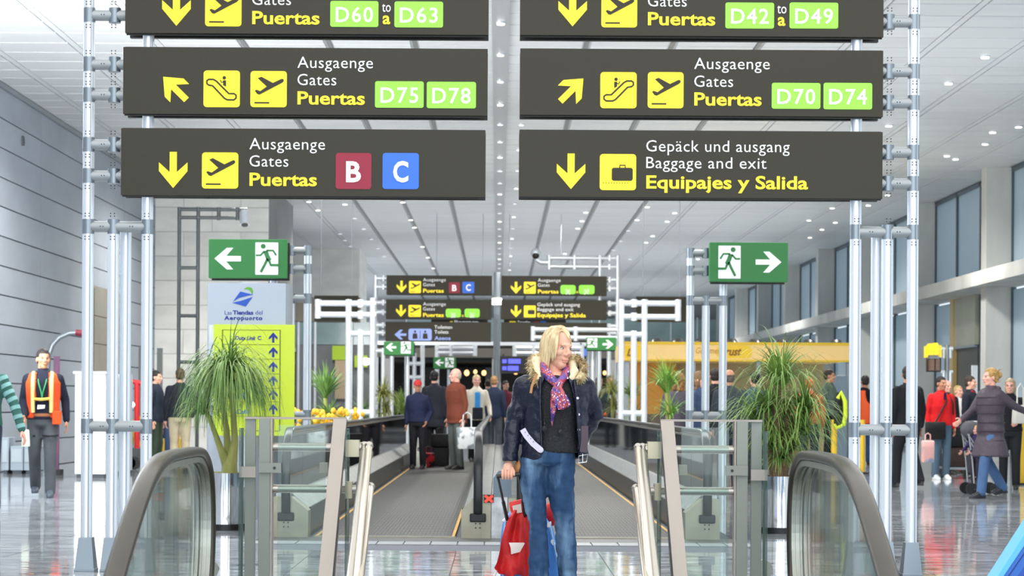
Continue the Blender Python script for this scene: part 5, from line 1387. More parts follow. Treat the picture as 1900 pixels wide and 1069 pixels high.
# --- passer-by cut by the frame edge
t, J, s, HM, V = person('person cut off by the picture edge, only a green striped sleeve and hand visible', -28, 22.5, 640, face=0, hair=('short', (60, 44, 34)), skin_='pink', top=('green_stripe', (60, 104, 96)), arms=('down', 'outlow'), trousers=('dark_jeans', (52, 60, 76)))
for sd in (1, -1):
    a, b_, c = J['sh', sd], J['el', sd], J['wr', sd]
    for k in range(7):
        u = k/6.5; p = a.lerp(b_, u/.52) if u < .52 else b_.lerp(c, (u-.52)/.48); q = (b_-a if u < .52 else c-b_).normalized()*.022; r_ = (.070-.026*u)*s
        lpart(t, MB().tube([p-q, p+q], r_, 12), 'sleeve_stripe', mat('pale_teal_stripe', (122, 168, 166), .8))
# --- left group
t, J, s, HM, V = person('man in dark navy jacket and khaki trousers seen from behind, by the leafy palm', 334, 34, 684, yfeet=876, face=190, hair=('short', (70, 52, 38)), top=('black_navy_jacket', (24, 28, 40)), trousers=('khaki_trousers', (176, 164, 138)), arms=('pocket', 'down'), girth=1.15, hem=.9)
person('dark-clothed man with dark hair partly hidden by a silver pole, beside the block wall', 289, 37, 688, face=80, hair=('short', (30, 26, 26)), top=('slate_suit', (44, 52, 66)), trousers=('green_trousers', (58, 72, 58)), hem=.85)
person('crouching-height child in blue and orange by the parked trolleys', 318, 40, 735, face=30, hair=('short', (90, 60, 40)), skin_='pink', top=('child_navy', (46, 60, 90)), trousers=('child_jeans', (60, 76, 110)), ht=1.42)

# --- travellers on the walkway
t, J, s, HM, V = person('man in red cap and navy sweatshirt standing on the moving walkway', 776, 40, 708, yfeet=872, face=-12, headyaw=15, skin_='tan', hair=('cap', (176, 52, 50)), top=('navy_sweatshirt', (28, 34, 62)), hem=.9, trousers=('black_trousers', (24, 24, 30)), arms=('down', 'pocket'), girth=1.1, lean=.06)
lpart(t, MB().prism([(.05*s, 1.33*s), (.09*s, 1.335*s), (.09*s, 1.35*s), (.05*s, 1.345*s)], -.15*s, -.135*s), 'chest_mark', M_wht)
yk = 39.4
bag('shopping_bag', 'white carrier bag on the walkway between the feet of the red-capped man', XX(779, yk), yk, .02, .26, .14, .31, mat('white_carrier', (226, 226, 220), .5, bump=(20, .6)), 0, 'bag', True, .1, .10)
bag('plush_toy', 'small white bottle-like bundle standing above the carrier bag', XX(780, yk+.25), yk+.22, .40, .12, .1, .26, mat('bright_white_cloth', (240, 240, 240), .6), 0, 'bundle', False, .45)
bag('duffel_bag', 'red and black bag beside the white carrier bag on the walkway', XX(795, 39.75), 39.75, .02, .22, .2, .28, cloth('red_black_bag', (190, 34, 44), .6, vary=((24, 22, 24), 9, .45, .55)), .3, 'bag')
person('man in black seen from behind with a red collar, next to the red-capped man', 806, 41.5, 690, face=170, hair=('short', (26, 24, 28)), top=('charcoal_coat', (40, 42, 52)), trousers=('black_trousers', (0, 0, 0)), hem=.7, girth=1.1)
t, J, s, HM, V = person('grey-haired man in reddish brown leather jacket on the moving walkway', 848, 39, 686, yfeet=873, face=-55, headyaw=-15, skin_='pink', hair=('bald', (186, 176, 160)), top=('brown_leather_jacket', (112, 58, 42)), hem=.80, trousers=('olive_grey_trousers', (84, 90, 88)), arms=('down', 'down'), girth=1.22, lean=.05)
yk = 37.9
b_ = bag('shopping_bag', 'white patterned shopping bag with long handles held by the man in the brown jacket', XX(867, yk), yk, .42, .36, .15, .40, mat('silver_white_bag', (214, 220, 222), .4, vary=((120, 130, 136), 9, .5, .6)), .1, 'bag', True, -.08, .28)
for i, (px, py, lab, w_, h_) in enumerate(((823, 815, 'black suitcase standing on the walkway behind the red-capped man', .34, .38), (822, 782, 'black travel bag resting on top of the black suitcase', .36, .26))):
    yk = 40.3; z = .02 if i == 0 else .40
    bag('suitcase' if i == 0 else 'travel_bag', lab, XX(818, yk), yk, z if i == 0 else .40, w_, .22, h_ if i else .38, cloth('black_nylon', (26, 26, 28), .5), 0, 'luggage', i == 1)
t, J, s, HM, V = person('blonde person in a pale cream coat over bright blue shirt, behind the brown jacket', 884, 44.2, 696, face=10, hair=('short', (206, 184, 140)), skin_='pink', top=('cream_coat', (216, 208, 192)), hem=.84, trousers=('black_trousers', (0, 0, 0)), arms=('down', 'swingf'))
lpart(t, MB().tube([V(0, -.125, 1.10), V(0, -.148, 1.25), V(0, -.13, 1.40)], .055*s, 8), 'blue_shirt', cloth('bright_blue_shirt', (60, 150, 220)))
lpart(t, MB().box(-.1*s, .11*s, -.16*s, -.1*s, .86*s, 1.1*s), 'dark_front', cloth('charcoal_coat', (0, 0, 0)), bevel=.02)
person('man with light brown hair in dark blue suit seen from behind on the walkway', 917, 48, 698, face=165, hair=('short', (160, 124, 84)), top=('blue_suit', (34, 44, 68)), trousers=('grey_suit_trousers', (70, 76, 84)), hem=.85)
person('person in a dark pink-collared coat far down the walkway by the blonde woman', 938, 57, 707, face=30, hair=('short', (40, 30, 30)), top=('dusky_red_top', (120, 50, 60)), hem=.9)
for i, (px, Y, yt, fc, hc, tc, lab) in enumerate((
    (961, 60, 706, 20, (60, 40, 34), (90, 60, 64), 'distant traveller in a muted plum top just left of the blonde woman'),
    (740, 52, 712, 160, (50, 40, 34), (60, 66, 76), 'distant grey-clad traveller behind the fresh green plant'),
    (905, 60, 704, 180, (36, 30, 28), (70, 90, 110), 'distant figure in steel blue between the cream coat and the blue suit'),
    (703, 58, 708, 60, (80, 60, 50), (140, 60, 50), 'distant figure in rust red behind the olive plant'))):
    if i in (1, 3): continue
    person(lab, px, Y, yt, face=fc, hair=('short', hc), top=('dist_%d' % px, tc), hem=.88, voxel=.022)

# --- crowd right of the woman
person('dark-haired woman in black glancing over, just beyond the blonde woman\'s shoulder', 1112, 52, 699, face=10, hair=('long', (44, 30, 28)), skin_='pink', top=('crowd_black', (26, 26, 30)), hem=.8)
t, J, s, HM, V = person('grey-haired man with glasses and pale shirt under dark jacket in the crowd', 1132, 50.5, 697, face=5, hair=('short', (150, 140, 124)), skin_='pink', top=('crowd_slate', (50, 64, 72)), hem=.85)
lpart(t, MB().tube([V(0, -.12, 1.25), V(0, -.115, 1.45)], .045*s, 8), 'shirt_front', cloth('pale_shirt', (206, 218, 214)))
person('tall man in dark jacket standing behind the pair in the crowd', 1102, 58, 690, face=20, hair=('short', (70, 50, 40)), top=('crowd_brown', (56, 44, 42)), hem=.85)
person('curly-haired woman in dark mauve puffer coat seen from behind', 1259, 30.5, 692, face=160, hair=('curly', (150, 106, 62)), top=('mauve_grey_coat', (84, 78, 90)), trousers=('slate_jeans', (60, 66, 84)), hem=.60, flare=.05, girth=1.2)
person('brown-haired woman in blue denim jacket facing sideways between two silver poles', 1298, 30, 690, face=60, hair=('long', (120, 90, 62)), skin_='pink', top=('denim_blue_jacket', (60, 74, 104)), hem=.8)
person('man in black seen from behind between the second and third exit-sign poles', 1327, 33, 684, face=170, hair=('short', (44, 34, 30)), top=('crowd_black', (0, 0, 0)), hem=.8)
person('balding man in dark slate jacket right of the exit-sign poles', 1353, 31, 686, face=185, hair=('bald', (90, 80, 76)), skin_='tan', top=('slate_jacket', (58, 64, 72)), trousers=('dark_jeans', (52, 60, 76)), hem=.85, girth=1.1)
person('dark-haired person in teal-grey behind the bushy plant', 1400, 33, 690, face=200, hair=('short', (22, 22, 26)), top=('teal_grey', (66, 84, 96)), hem=.85, girth=1.1)
t, J, s, HM, V = person('man in burnt orange top behind the arching leaves, near the canopy', 1502, 36, 700, face=180, hair=('short', (180, 90, 40)), top=('burnt_orange_top', (170, 92, 56)), hem=.9, trousers=('navy_trousers', (34, 40, 60)))
t, J, s, HM, V = person('man in green-grey top carrying a black bag with neon yellow straps', 1538, 32, 686, face=60, headyaw=15, skin_='tan', hair=('short', (46, 34, 30)), top=('green_grey_top', (84, 98, 92)), hem=.92, trousers=('black_trousers', (0, 0, 0)), yfeet=866, arms=('bag', 'down'))
Yb = 32.9
t = thing('shoulder_bag', 'black and neon yellow bag hanging behind the man in green-grey', 'bag', (XX(1556, Yb), Yb, P(1556, 790, Yb).z), local=True)
k = Yb/F
lpart(t, MB().rings([oval((0, 0, z*k), rx*k, 5*k, 14) for z, rx in ((0, 6), (5, 9), (30, 9), (55, 6), (62, 3))]), 'bag_body', cloth('black_nylon', (0, 0, 0)))
lpart(t, MB().tube([Vector(q)*k for q in ((8, -5, 0), (12, -5, 20), (11, -5, 45), (3, -5, 62), (-2, -5, 50))], .035, 6).tube([Vector(q)*k for q in ((-9, -6, 2), (-4, -6, -4), (6, -6, 0))], .03, 6), 'neon_strap', mat('neon_yellow', (214, 236, 50), .5))
t, J, s, HM, V = person('man in dark clothes and jeans with an orange safety vest slung over him', 1604, 37, 697, face=150, headyaw=40, skin_='tan', hair=('short', (40, 36, 36)), top=('vest_man_black', (26, 28, 36)), trousers=('blue_jeans_far', (54, 84, 130)), yfeet=862, hem=.95)
v = MB(); v.rings([oval(V(.02, .02, z), rx*s, ry*s) for z, rx, ry in ((.80, .17, .13), (.95, .19, .15), (1.15, .19, .15), (1.36, .14, .14), (1.46, .10, .11))])
shellpart(t, v, 'safety_vest', mat('vivid_orange_vest', (250, 96, 34), .6, emit=.05), .014, cut=lambda c: c.y < -.02)
# --- man in black suit behind the right-hand poles
t, J, s, HM, V = person('tall man in black jacket and black jeans walking away behind the silver poles', 1684, 30, 680, yfeet=905, face=200, headyaw=-20, skin_='tan', hair=('short', (40, 34, 32)), top=('black_jacket', (28, 29, 34)), trousers=('black_jeans', (34, 35, 40)), walk=.5, arms=('down', 'down'), girth=1.18, hem=.82)
# --- red sweater man
t, J, s, HM, V = person('dark-haired man in red sweater and faded jeans with white trainers', 1746, 34, 699, yfeet=890, face=14, headyaw=18, skin_='tan', hair=('short', (30, 26, 26)), top=('bright_red_sweater', (214, 30, 34)), hem=.92, trousers=('faded_jeans', (84, 106, 124)), shoes=(228, 232, 236), arms=('down', 'down'), girth=1.1)
lpart(t, MB().tube([V(.09, -.06, 1.49), V(.02, -.155, 1.32), V(-.12, -.165, 1.08), V(-.18, -.16, .98)], .016, 6).tube([V(.09, -.05, 1.49), V(.16, -.14, 1.30), V(.18, -.10, 1.1)], .013, 6), 'bag_strap', M_black)
lpart(t, MB().box(-.02*s, .02*s, -.165*s, -.14*s, 1.36*s, 1.48*s), 'collar', cloth('navy_collar', (30, 34, 60)))
gq = ground(1746, 890)
bag('messenger_bag', 'black messenger bag on the hip of the man in red', XX(1736, gq.y-.25), gq.y-.25, P(1736, 815, gq.y).z, .34, .12, .30, cloth('black_nylon', (0, 0, 0)), .1, 'bag', False)
bag('carrier_bag', 'pink and pale blue carrier bag hanging beside the man in red', XX(1722, 33.75), 33.75, P(1722, 858, 33.75).z, .20, .12, .36, mat('pink_blue_bag', (232, 176, 170), .5, vary=((130, 150, 180), 4, .5, .6)), .1, 'bag', True)
# luggage cart behind
t = thing('luggage_trolley', 'airport luggage trolley loaded with black and brown cases beside the man in red', 'trolley', (XX(1783, 36), 36, 0), local=True)
lpart(t, MB().tube([Vector((-.3, 0, .2)), Vector((-.3, .1, 1.0)), Vector((.3, .1, 1.0)), Vector((.3, 0, .2))], .02, 8), 'handle_frame', M_alu)
lpart(t, MB().box(-.35, .35, -.5, .15, .16, .20), 'platform', M_alu_d)
lpart(t, MB().box(-.25, .25, .05, .15, .85, .98), 'handle_panel', M_skirt)
for a_, b_ in ((-.3, -.4), (.3, -.4), (-.3, .1), (.3, .1)): lpart(t, MB().cyl((a_-.02, b_, .08), (a_+.02, b_, .08), .08, n=12), 'wheel', M_black)
bag('suitcase', 'dark brown suitcase at the bottom of the luggage trolley', XX(1783, 36), 35.75, .205, .58, .30, .34, cloth('dark_brown_case', (62, 48, 42), .5), 0, 'luggage', False)
bag('suitcase', 'black suitcase upper of the two on the luggage trolley', XX(1778, 36), 35.75, .55, .54, .28, .36, cloth('black_nylon', (0, 0, 0)), 0, 'luggage', True)
person('bald man looking over beside the man in red', 1757, 37.8, 706, face=20, skin_='pink', hair=('bald', (170, 140, 120)), top=('dull_black_top', (34, 34, 38)), hem=.85)
person('fair-haired child-height woman in white top behind the luggage trolley', 1778, 38.6, 716, face=30, skin_='pink', hair=('short', (196, 164, 112)), top=('white_red_top', (220, 214, 214)), trousers=('red_trousers', (190, 60, 66)), hem=.95, arms=('front', 'front'))
t, J, s, HM, V = person('person in dark navy coat with red scarf behind the quilted-coat woman', 1800, 36.5, 698, face=60, hair=('short', (60, 46, 40)), top=('dark_navy_coat', (30, 34, 46)), hem=.75)
lpart(t, MB().tube([V(-.06, -.06, 1.48), V(0, -.1, 1.46), V(.06, -.06, 1.48), V(0, .07, 1.49)], .03, 8, closed=True), 'scarf', cloth('red_scarf', (170, 30, 44)))
# --- woman in quilted coat
t, J, s, HM, V = person('woman with untidy blonde bun in long dark plum quilted coat, striding', 1838, 27, 684, yfeet=924, face=-68, headyaw=-8, skin_='pink', hair=('bun', (170, 134, 76)), top=('quilted_plum_coat', (72, 64, 74), .5), hem=.56, flare=.075, trousers=('mid_blue_jeans', (70, 98, 138)), shoes=(30, 30, 38), walk=.75, arms=('fwd', 'back'), girth=1.25, hood=True)
qm = mat('quilt_seam', (44, 38, 46), .6)
for z in (.66, .78, .90, 1.02, 1.14, 1.26, 1.36):
    rx, ry = ((.163+.034)*1.25*.965, (.115+.034)*1.25*.965)
    lpart(t, MB().rings([oval(V(0, 0, z+dz), (rx+e)*s, (ry+e)*s, 28) for dz, e in ((-.004, -.012), (0, -.001), (.004, -.012))], caps=False), 'quilt_seam', qm)
gq = ground(1838, 924)
# bag the quilted-coat woman / black-clad woman holds
t, J, s, HM, V = person('grey-blonde woman with glasses in black top and trousers at the edge of the frame', 1874, 29.5, 703, yfeet=908, face=-15, headyaw=-5, skin_='pink', hair=('long', (168, 148, 116)), top=('black_wool_top', (24, 24, 28)), hem=.88, trousers=('black_slacks', (30, 32, 36)), arms=('down', 'front'), girth=1.1)
for sx in (-1, 1):
    me = MB().tube([Vector((sx*.032+.02*math.cos(a), -.092, .132+.015*math.sin(a))) for a in [6.283*k/10 for k in range(10)]], .0018, 4, closed=True).mesh('glasses', mats=[M_black]); me.transform(HM); part_from(me, 'glasses', t)
bag('handbag', 'pale canvas handbag carried at the frame edge by the woman in black', XX(1893, 28.9), 28.9, P(1893, 786, 28.9).z, .22, .12, .26, mat('pale_canvas', (196, 194, 184), .7, bump=(20, .4)), .2, 'handbag', True, .1, .3)
# pushchair with child
gs = 29.3
t = thing('pushchair', 'folding pushchair with dark seat and small wheels beside the quilted-coat woman', 'pushchair', (XX(1808, gs), gs, 0), local=True)
k = gs/F
q = lambda px, py, dy=0: Vector(((px-1808)*k, dy, (1.25-(py-750)*k)))
M_pc = mat('pushchair_frame', (176, 178, 180), .35, metal=.7)
for dy in (-.2, .2):
    lpart(t, MB().tube([q(1792, 800, dy), q(1799, 850, dy), q(1803, 898, dy)], .013, 8), 'frame_tube', M_pc)
    lpart(t, MB().tube([q(1796, 815, dy), q(1815, 850, dy), q(1845, 900, dy)], .013, 8), 'frame_tube', M_pc)
    lpart(t, MB().tube([q(1803, 880, dy), q(1840, 870, dy), q(1790, 800, dy)], .010, 8), 'frame_tube', M_pc)
    for wx in (1798, 1843):
        c = Vector(((wx-1808)*k, dy, .085)); lpart(t, MB().cyl(c+Vector((0, -.015, 0)), c+Vector((0, .015, 0)), .085, n=16), 'wheel', M_black)
mb = MB(); mb.rings([[q(1798, 835, -.18), q(1798, 835, .18), q(1801, 835, .18), q(1801, 835, -.18)], [q(1802, 872, -.18), q(1802, 872, .18), q(1806, 868, .18), q(1806, 868, -.18)], [q(1835, 872, -.18), q(1835, 872, .18), q(1835, 866, .18), q(1835, 866, -.18)]], smooth=False)
lpart(t, mb, 'seat', cloth('dark_seat_fabric', (50, 50, 60)))
mb = MB(); mb.ell(q(1800, 792), .14, .19, .13); shellpart(t, mb, 'hood', cloth('grey_hood_fabric', (84, 84, 90)), .015)
t, J, s, HM, V = person('toddler in purple top riding in the pushchair', 1812, 29.15, 780, face=-60, ht=.92, skin_='pink', hair=('short', (196, 150, 100)), top=('purple_top', (52, 38, 84)), hem=.9, trousers=('dark_tights', (50, 44, 60)), arms=('fwd', 'fwd'), walk=0)
t.location.z = P(1812, 790, 29.15).z-.92
# ------------------------------------------------------------------ blonde woman with the trolley bag
YW = 12.5
O = Vector((XX(1015, YW), YW, 0))
wt = thing('person', 'blonde woman in navy parka with fur-trimmed hood, patterned scarf and flared jeans', 'person', tuple(O), local=True)
def W(px, py, dy=0.0): return P(px, py, YW)-O+Vector((0, dy, 0))
def ring_at(py, x0, x1, ry, dy=0, n=28, pw=.9):
    a, b = W(x0, py), W(x1, py); return oval(((a.x+b.x)/2, dy, (a.z+b.z)/2), (b.x-a.x)/2, ry, n, pw)
px2 = 1/304.0
from mathutils import noise as mnoise
def wrinkle(me, amp, fr, seed=0.0):
    n_ = [v.normal.copy() for v in me.vertices]
    for v, nn in zip(me.vertices, n_):
        c = v.co; d = mnoise.noise(Vector((c.x*fr[0]+seed, c.y*fr[1], c.z*fr[2]+seed)))+.5*mnoise.noise(Vector((c.x*fr[0]*2.2, c.y*fr[1]*2.2, c.z*fr[2]*2.2+seed+5)))
        v.co = c+nn*amp*d
    return me
M_skw = mat('fair_skin', (220, 166, 142), .45, spec=.4, noise=(14, .05))
M_lipw = mat('rose_lips', (200, 126, 116), .35)
M_browl = mat('light_brow', (178, 136, 108), .6)
# head
HMW = Matrix.Translation(W(1030, 688, -.005)) @ Matrix.Rotation(math.radians(38), 4, 'Z') @ Matrix.Rotation(math.radians(4), 4, 'X') @ Matrix.Rotation(math.radians(5), 4, 'Y') @ Matrix.Diagonal((.95, 1.03, 1.05, 1))
def whead(c):
    x, y, z = c; ax = abs(x)
    if y < -.055 and ((ax-.033)/.0145)**2+((z-.1485-.10*(.03-ax)*(1 if ax > .03 else .6))/.0028)**2 < 1: return 2
    if y < -.072 and (x/.021)**2+((z-.064)/.0062)**2 < 1: return 1
    return 0
b = MB()
b.rings([ring_at(y, a, c, r) for y, a, c, r in ((862, 980, 1054, .07), (850, 972, 1060, .085), (825, 978, 1062, .085), (790, 984, 1062, .095), (750, 980, 1072, .11), (715, 976, 1080, .105), (700, 985, 1070, .09), (690, 1006, 1050, .07))])
b.tube([W(1028, 705, .01), W(1030, 670, .012)], [.056, .052], 14)
legs = {-1: [(972, 866, 20), (988, 880, 20), (994, 940, 15), (999, 978, 12), (1000, 1040, 12), (1002, 1102, 9)], 1: [(1050, 866, 20), (1042, 880, 22), (1046, 940, 16), (1049, 975, 12), (1052, 1040, 12), (1056, 1102, 9)]}
for sd in (-1, 1):
    pts = [W(x, y, (-.02 if sd < 0 else .03)*(y-866)/200) for x, y, r in legs[sd]][1:]; cap(b, pts, [r*px2 for _, _, r in legs[sd]][1:])
    b.ell(pts[-1]+Vector((0, -.05, -.045)), .036, .10, .028)
armL = [W(968, 712, .0), W(951, 788, .02), W(944, 858, -.03)]
armR = [W(1087, 712, .0), W(1105, 770, .10), W(1080, 818, .15)]
cap(b, armL, [.045, .036, .025]); cap(b, armR, [.045, .036, .025])
body = remesh_mb(b, .012, 3, mats=[M_skw, M_lipw, M_browl], name='body')
hm = remesh_mb(head_mb(), .0042, 2, mats=[M_skw], name='h', matfn=whead)
body = join_meshes(body, hm, HMW)
# hand closed on the trolley handle
hb = MB(); wr = W(944, 860, -.035); gp = W(942, 882, -.05)
hb.tube([wr, W(943, 868, -.04), W(942, 874, -.045)], [.025, .032, .030], 10); hb.ell(W(943, 872, -.045), .034, .022, .030, 12, 8)
for i in range(4):
    x = 933+i*5.4; r_ = .0092-(.001 if i in (0,) else 0)
    hb.tube([W(x, 872, -.058), W(x-.3, 877.5, -.077), W(x-.5, 883, -.078), W(x, 887.5, -.064), W(x+.2, 888, -.046)], [r_*1.1, r_*1.1, r_, r_*.9, r_*.7], 8)
hb.tube([W(949, 868, -.05), W(953, 875, -.062), W(953, 882, -.072)], [.013, .011, .008], 8)
hm = hb.mesh('h'); body = join_meshes(body, hm)
hb = MB(); hand(hb, armR[2], (armR[2]-armR[1]), (0, 0, 1), .95, .5); body = join_meshes(body, hb.mesh('h'))
part_from(body, 'body', wt)
for s_ in (-1, 1):
    e = MB(); e.ell((s_*.0305, -.0690, .1320), .0135, .0140, .0062, 14, 10); me = e.mesh('eye', mats=[mat('eye_white', (206, 196, 190), .2)]); me.transform(HMW); eo = part_from(me, 'eye', wt)
    e = MB(); e.ell((s_*.0305+.0015, -.0795, .1322), .0062, .0045, .0060, 12, 8); me = e.mesh('iris', mats=[mat('blue_grey_iris', (66, 74, 84), .2)]); me.transform(HMW); part_from(me, 'iris', eo)
    e = MB(); e.tube([Vector((s_*.0305+dx, -.0795+abs(dx)*.35, .1395-abs(dx)*.16)) for dx in (-.017, -.009, 0, .009, .017)], [.0016, .0024, .0026, .0024, .0016], 6); me = e.mesh('eyelid', mats=[mat('lash_line', (110, 74, 62), .5)]); me.transform(HMW); part_from(me, 'eyelid', eo)
# hair
M_hair = mat('streaked_blonde_hair', (224, 204, 162), .45, spec=.5, noise=(60, .3, (1, 1, .10)), vary=((166, 126, 80), 42, .42, .72))
hs = MB(); hs.ell((0, .022, .176), .082, .100, .086, 20, 14); hs.ell((0, .05, .11), .078, .06, .10, 16, 10); hs.ell((0, .06, .03), .07, .04, .07)
me = remesh_mb(hs, .006, 1, mats=[M_hair], name='hair', cut=lambda c: (c.y < -.045 and c.z < .232) or (c.y < -.01 and c.z < .13)); me.transform(HMW); ho = part_from(me, 'hair', wt)
q = random.Random(11); st_ = MB()
HC = Vector((0, .014, .150))
def hp(th, ph, sd, k=1.0):
    """point on the hair envelope; th = azimuth from the face, ph = polar angle from the crown"""
    t_, p_ = math.radians(th), math.radians(ph)
    return HC+Vector((sd*.089*k*math.sin(t_)*math.sin(p_), -.109*k*math.cos(t_)*math.sin(p_), .112*k*math.cos(p_)))
for i in range(1150):
    fringe = q.random() < .13
    sd = -1 if (fringe or q.random() < .56) else 1
    if fringe: th = q.uniform(44, 70)
    elif sd < 0: th = q.uniform(66, 180)
    else: th = q.uniform(68, 180)
    y0 = -.085+.17*min(1, max(0, (th-45)/135))+q.uniform(-.012, .012)
    k = 1+q.uniform(-.035, .05); wv = q.uniform(-.004, .004)
    ztop = HC.z+.113*k*math.sqrt(max(0, 1-((y0-.014)/.115)**2-(.016/.09)**2))
    pts = [Vector((.016, y0, ztop))]
    for ph in (28, 48, 68, 86): 
        tt = th-(12 if ph < 40 else 0)+wv*400*(ph/90); pts.append(hp(tt, ph, sd, k))
    e = pts[-1]; zend = q.uniform(-.06, .01) if not fringe else q.uniform(.05, .12)
    if not fringe and th < 75: zend = q.uniform(-.02, .05)
    n_ = 4
    for j in range(1, n_+1):
        u = j/n_; pts.append(Vector((e.x*(1-.10*u*u)+wv*math.sin(u*5), e.y*(1-.12*u*u)+.006*u+wv*math.cos(u*4), e.z+(zend-e.z)*u)))
    st_.tube(pts, [.0018, .0028]+[.003]*(len(pts)-4)+[.0022, .0006], 4)
me = st_.mesh('hair_strands', mats=[M_hair]); me.transform(HMW)
so = part_from(me, 'hair_strands', ho); so['kind'] = 'stuff'
# sweater
M_sw = mat('speckled_black_knit', (26, 27, 30), .8, vary=((120, 124, 128), 160, .66, .72), bump=(60, .5))
sw_ = MB(); sw_.rings([ring_at(y, a, c, r) for y, a, c, r in ((840, 985, 1078, .125), (832, 984, 1076, .128), (800, 986, 1072, .12), (760, 982, 1074, .13), (720, 984, 1076, .122), (702, 995, 1065, .10), (694, 1010, 1048, .075))])
shellpart(wt, sw_, 'sweater', M_sw, .009)
# jeans
M_jean = mat('faded_blue_denim', (46, 72, 106), .8, spec=.15, noise=(34, .2, (1, 1, .3)), vary=((112, 142, 172), 7, .46, .68), bump=(16, .5))
jn = MB(); jn.rings([ring_at(y, a, c, r) for y, a, c, r in ((864, 968, 1066, .09), (858, 963, 1068, .120), (845, 966, 1068, .125), (826, 974, 1064, .11))])
lw = {-1: [(991, 848, 24, 28), (987, 872, 25, 28), (988.5, 900, 23.5, 25), (993.5, 940, 20.5, 21), (998, 972, 17, 19), (999, 1000, 17.5, 19), (1000, 1040, 19, 21), (1000, 1075, 19, 23), (1001, 1108, 21, 27)],
      1: [(1040, 848, 26, 29), (1041, 872, 27.5, 28), (1039.5, 900, 26.5, 26), (1043.5, 940, 22.5, 22), (1048, 968, 19, 20), (1049, 1000, 19, 20), (1052, 1040, 18.5, 21), (1054, 1075, 17.5, 23), (1055, 1112, 20, 27)]}
qq = random.Random(5)
for sd in (-1, 1):
    rg = []
    L = lw[sd]
    for i in range(len(L)-1):
        for k in range(4):
            u = k/4; a, c = L[i], L[i+1]; x, y, rx, ry = [a[j]*(1-u)+c[j]*u for j in range(4)]
            dy = (-.02 if sd < 0 else .03)*(y-866)/200
            cw = W(x, y, dy); wv = .0035 if (955 < y < 1000 or y > 1050) else .0012
            rg.append([Vector((cw.x+(rx*px2+wv*math.sin(3*a_+y*.35+sd))*math.cos(a_), cw.y+(ry*px2+wv*math.sin(2*a_+y*.5))*math.sin(a_), cw.z+.006*math.sin(2*a_+sd))) for a_ in [2*math.pi*k_/24 for k_ in range(24)]])
    jn.rings(rg)
part_from(wrinkle(remesh_mb(jn, .0085, 3, mats=[M_jean], name='jeans'), .007, (14, 14, 20), 3), 'jeans', wt)
for sd in (-1, 1):
    f = W(legs[sd][-1][0], 1102, (-.02 if sd < 0 else .03)*1.2)
    MB().rings([oval((f.x, f.y+dy, z), rx, ry, 14) for z, dy, rx, ry in ((.002, -.06, .042, .13), (.03, -.06, .044, .132), (.055, -.05, .04, .11), (.09, -.0, .04, .06), (.12, .01, .042, .05))]).build('shoe', mat('brown_leather_shoe', (86, 62, 48), .4), wt, org=Vector((0, 0, 0)))
# parka
M_park = mat('navy_parka_shell', (20, 25, 44), .36, spec=.4, noise=(5, .18), bump=(22, .6))
jk = MB(); jk.rings([ring_at(y, a, c, r) for y, a, c, r in ((851, 966, 1090, .150), (840, 967, 1091, .152), (800, 971, 1089, .148), (760, 968, 1092, .150), (725, 963, 1095, .148), (706, 970, 1090, .135), (694, 985, 1075, .115), (686, 998, 1062, .095))])
def arm(mb, A, rs):
    P_ = []; 
    for i in range(len(A)-1):
        for k in range(5): P_.append((A[i].lerp(A[i+1], k/5), rs[i]*(1-k/5)+rs[i+1]*k/5))
    P_.append((A[-1], rs[-1])); rr = [r+.003*math.sin(i*2.1) for i, (_, r) in enumerate(P_)]
    mb.tube([p for p, _ in P_], rr, 14)
    for p, r in zip(A, rs): mb.ell(p, r, r, r, 14, 8)
arm(jk, [W(974, 714), W(953, 786, .02), W(946, 856, -.028)], [.064, .057, .044])
arm(jk, [W(1084, 714), W(1104, 768, .09), W(1082, 815, .14)], [.062, .058, .046])
def lerp_tab(tab, z):
    for (z0, v0), (z1, v1) in zip(tab[:-1], tab[1:]):
        if z0 >= z >= z1: return v0+(v1-v0)*(z-z0)/(z1-z0)
    return tab[0][1] if z > tab[0][0] else tab[-1][1]
LT = [(W(0, y).z, W(x, y).x) for x, y in ((1010, 690), (1003, 715), (1001, 750), (1003, 800), (1004, 838), (990, 853))]
RT = [(W(0, y).z, W(x, y).x) for x, y in ((1052, 690), (1060, 715), (1068, 750), (1071, 800), (1074, 838), (1080, 853))]
jc = lambda c: c.y < -.01 and lerp_tab(LT, c.z) < c.x < lerp_tab(RT, c.z) or c.z < W(0, 850).z
jo = part_from(wrinkle(remesh_mb(jk, .0085, 2, mats=[M_park], name='parka', cut=jc), .009, (16, 16, 15), 1), 'parka', wt, solid=.012)
sub = lambda mb, nm, m, par=wt, lab=None: mb.build(nm, m, par, lab, org=Vector((0, 0, 0)))
sub(MB().tube([W(1002, 700, -.14), W(1001, 750, -.155), W(1003, 800, -.155), W(1004, 842, -.15)], .008, 6), 'placket', M_park, jo)
sub(MB().tube([W(1064, 705, -.135), W(1069, 750, -.15), W(1072, 800, -.15), W(1076, 842, -.14)], .010, 6), 'placket', M_park, jo)
M_btn = mat('pale_button', (196, 200, 212), .3)
for y in (739, 769, 797): sub(MB().cyl(W(1072 if y > 760 else 1070, y, -.158), W(1072 if y > 760 else 1070, y, -.150), .008, n=10), 'button', M_btn, jo)
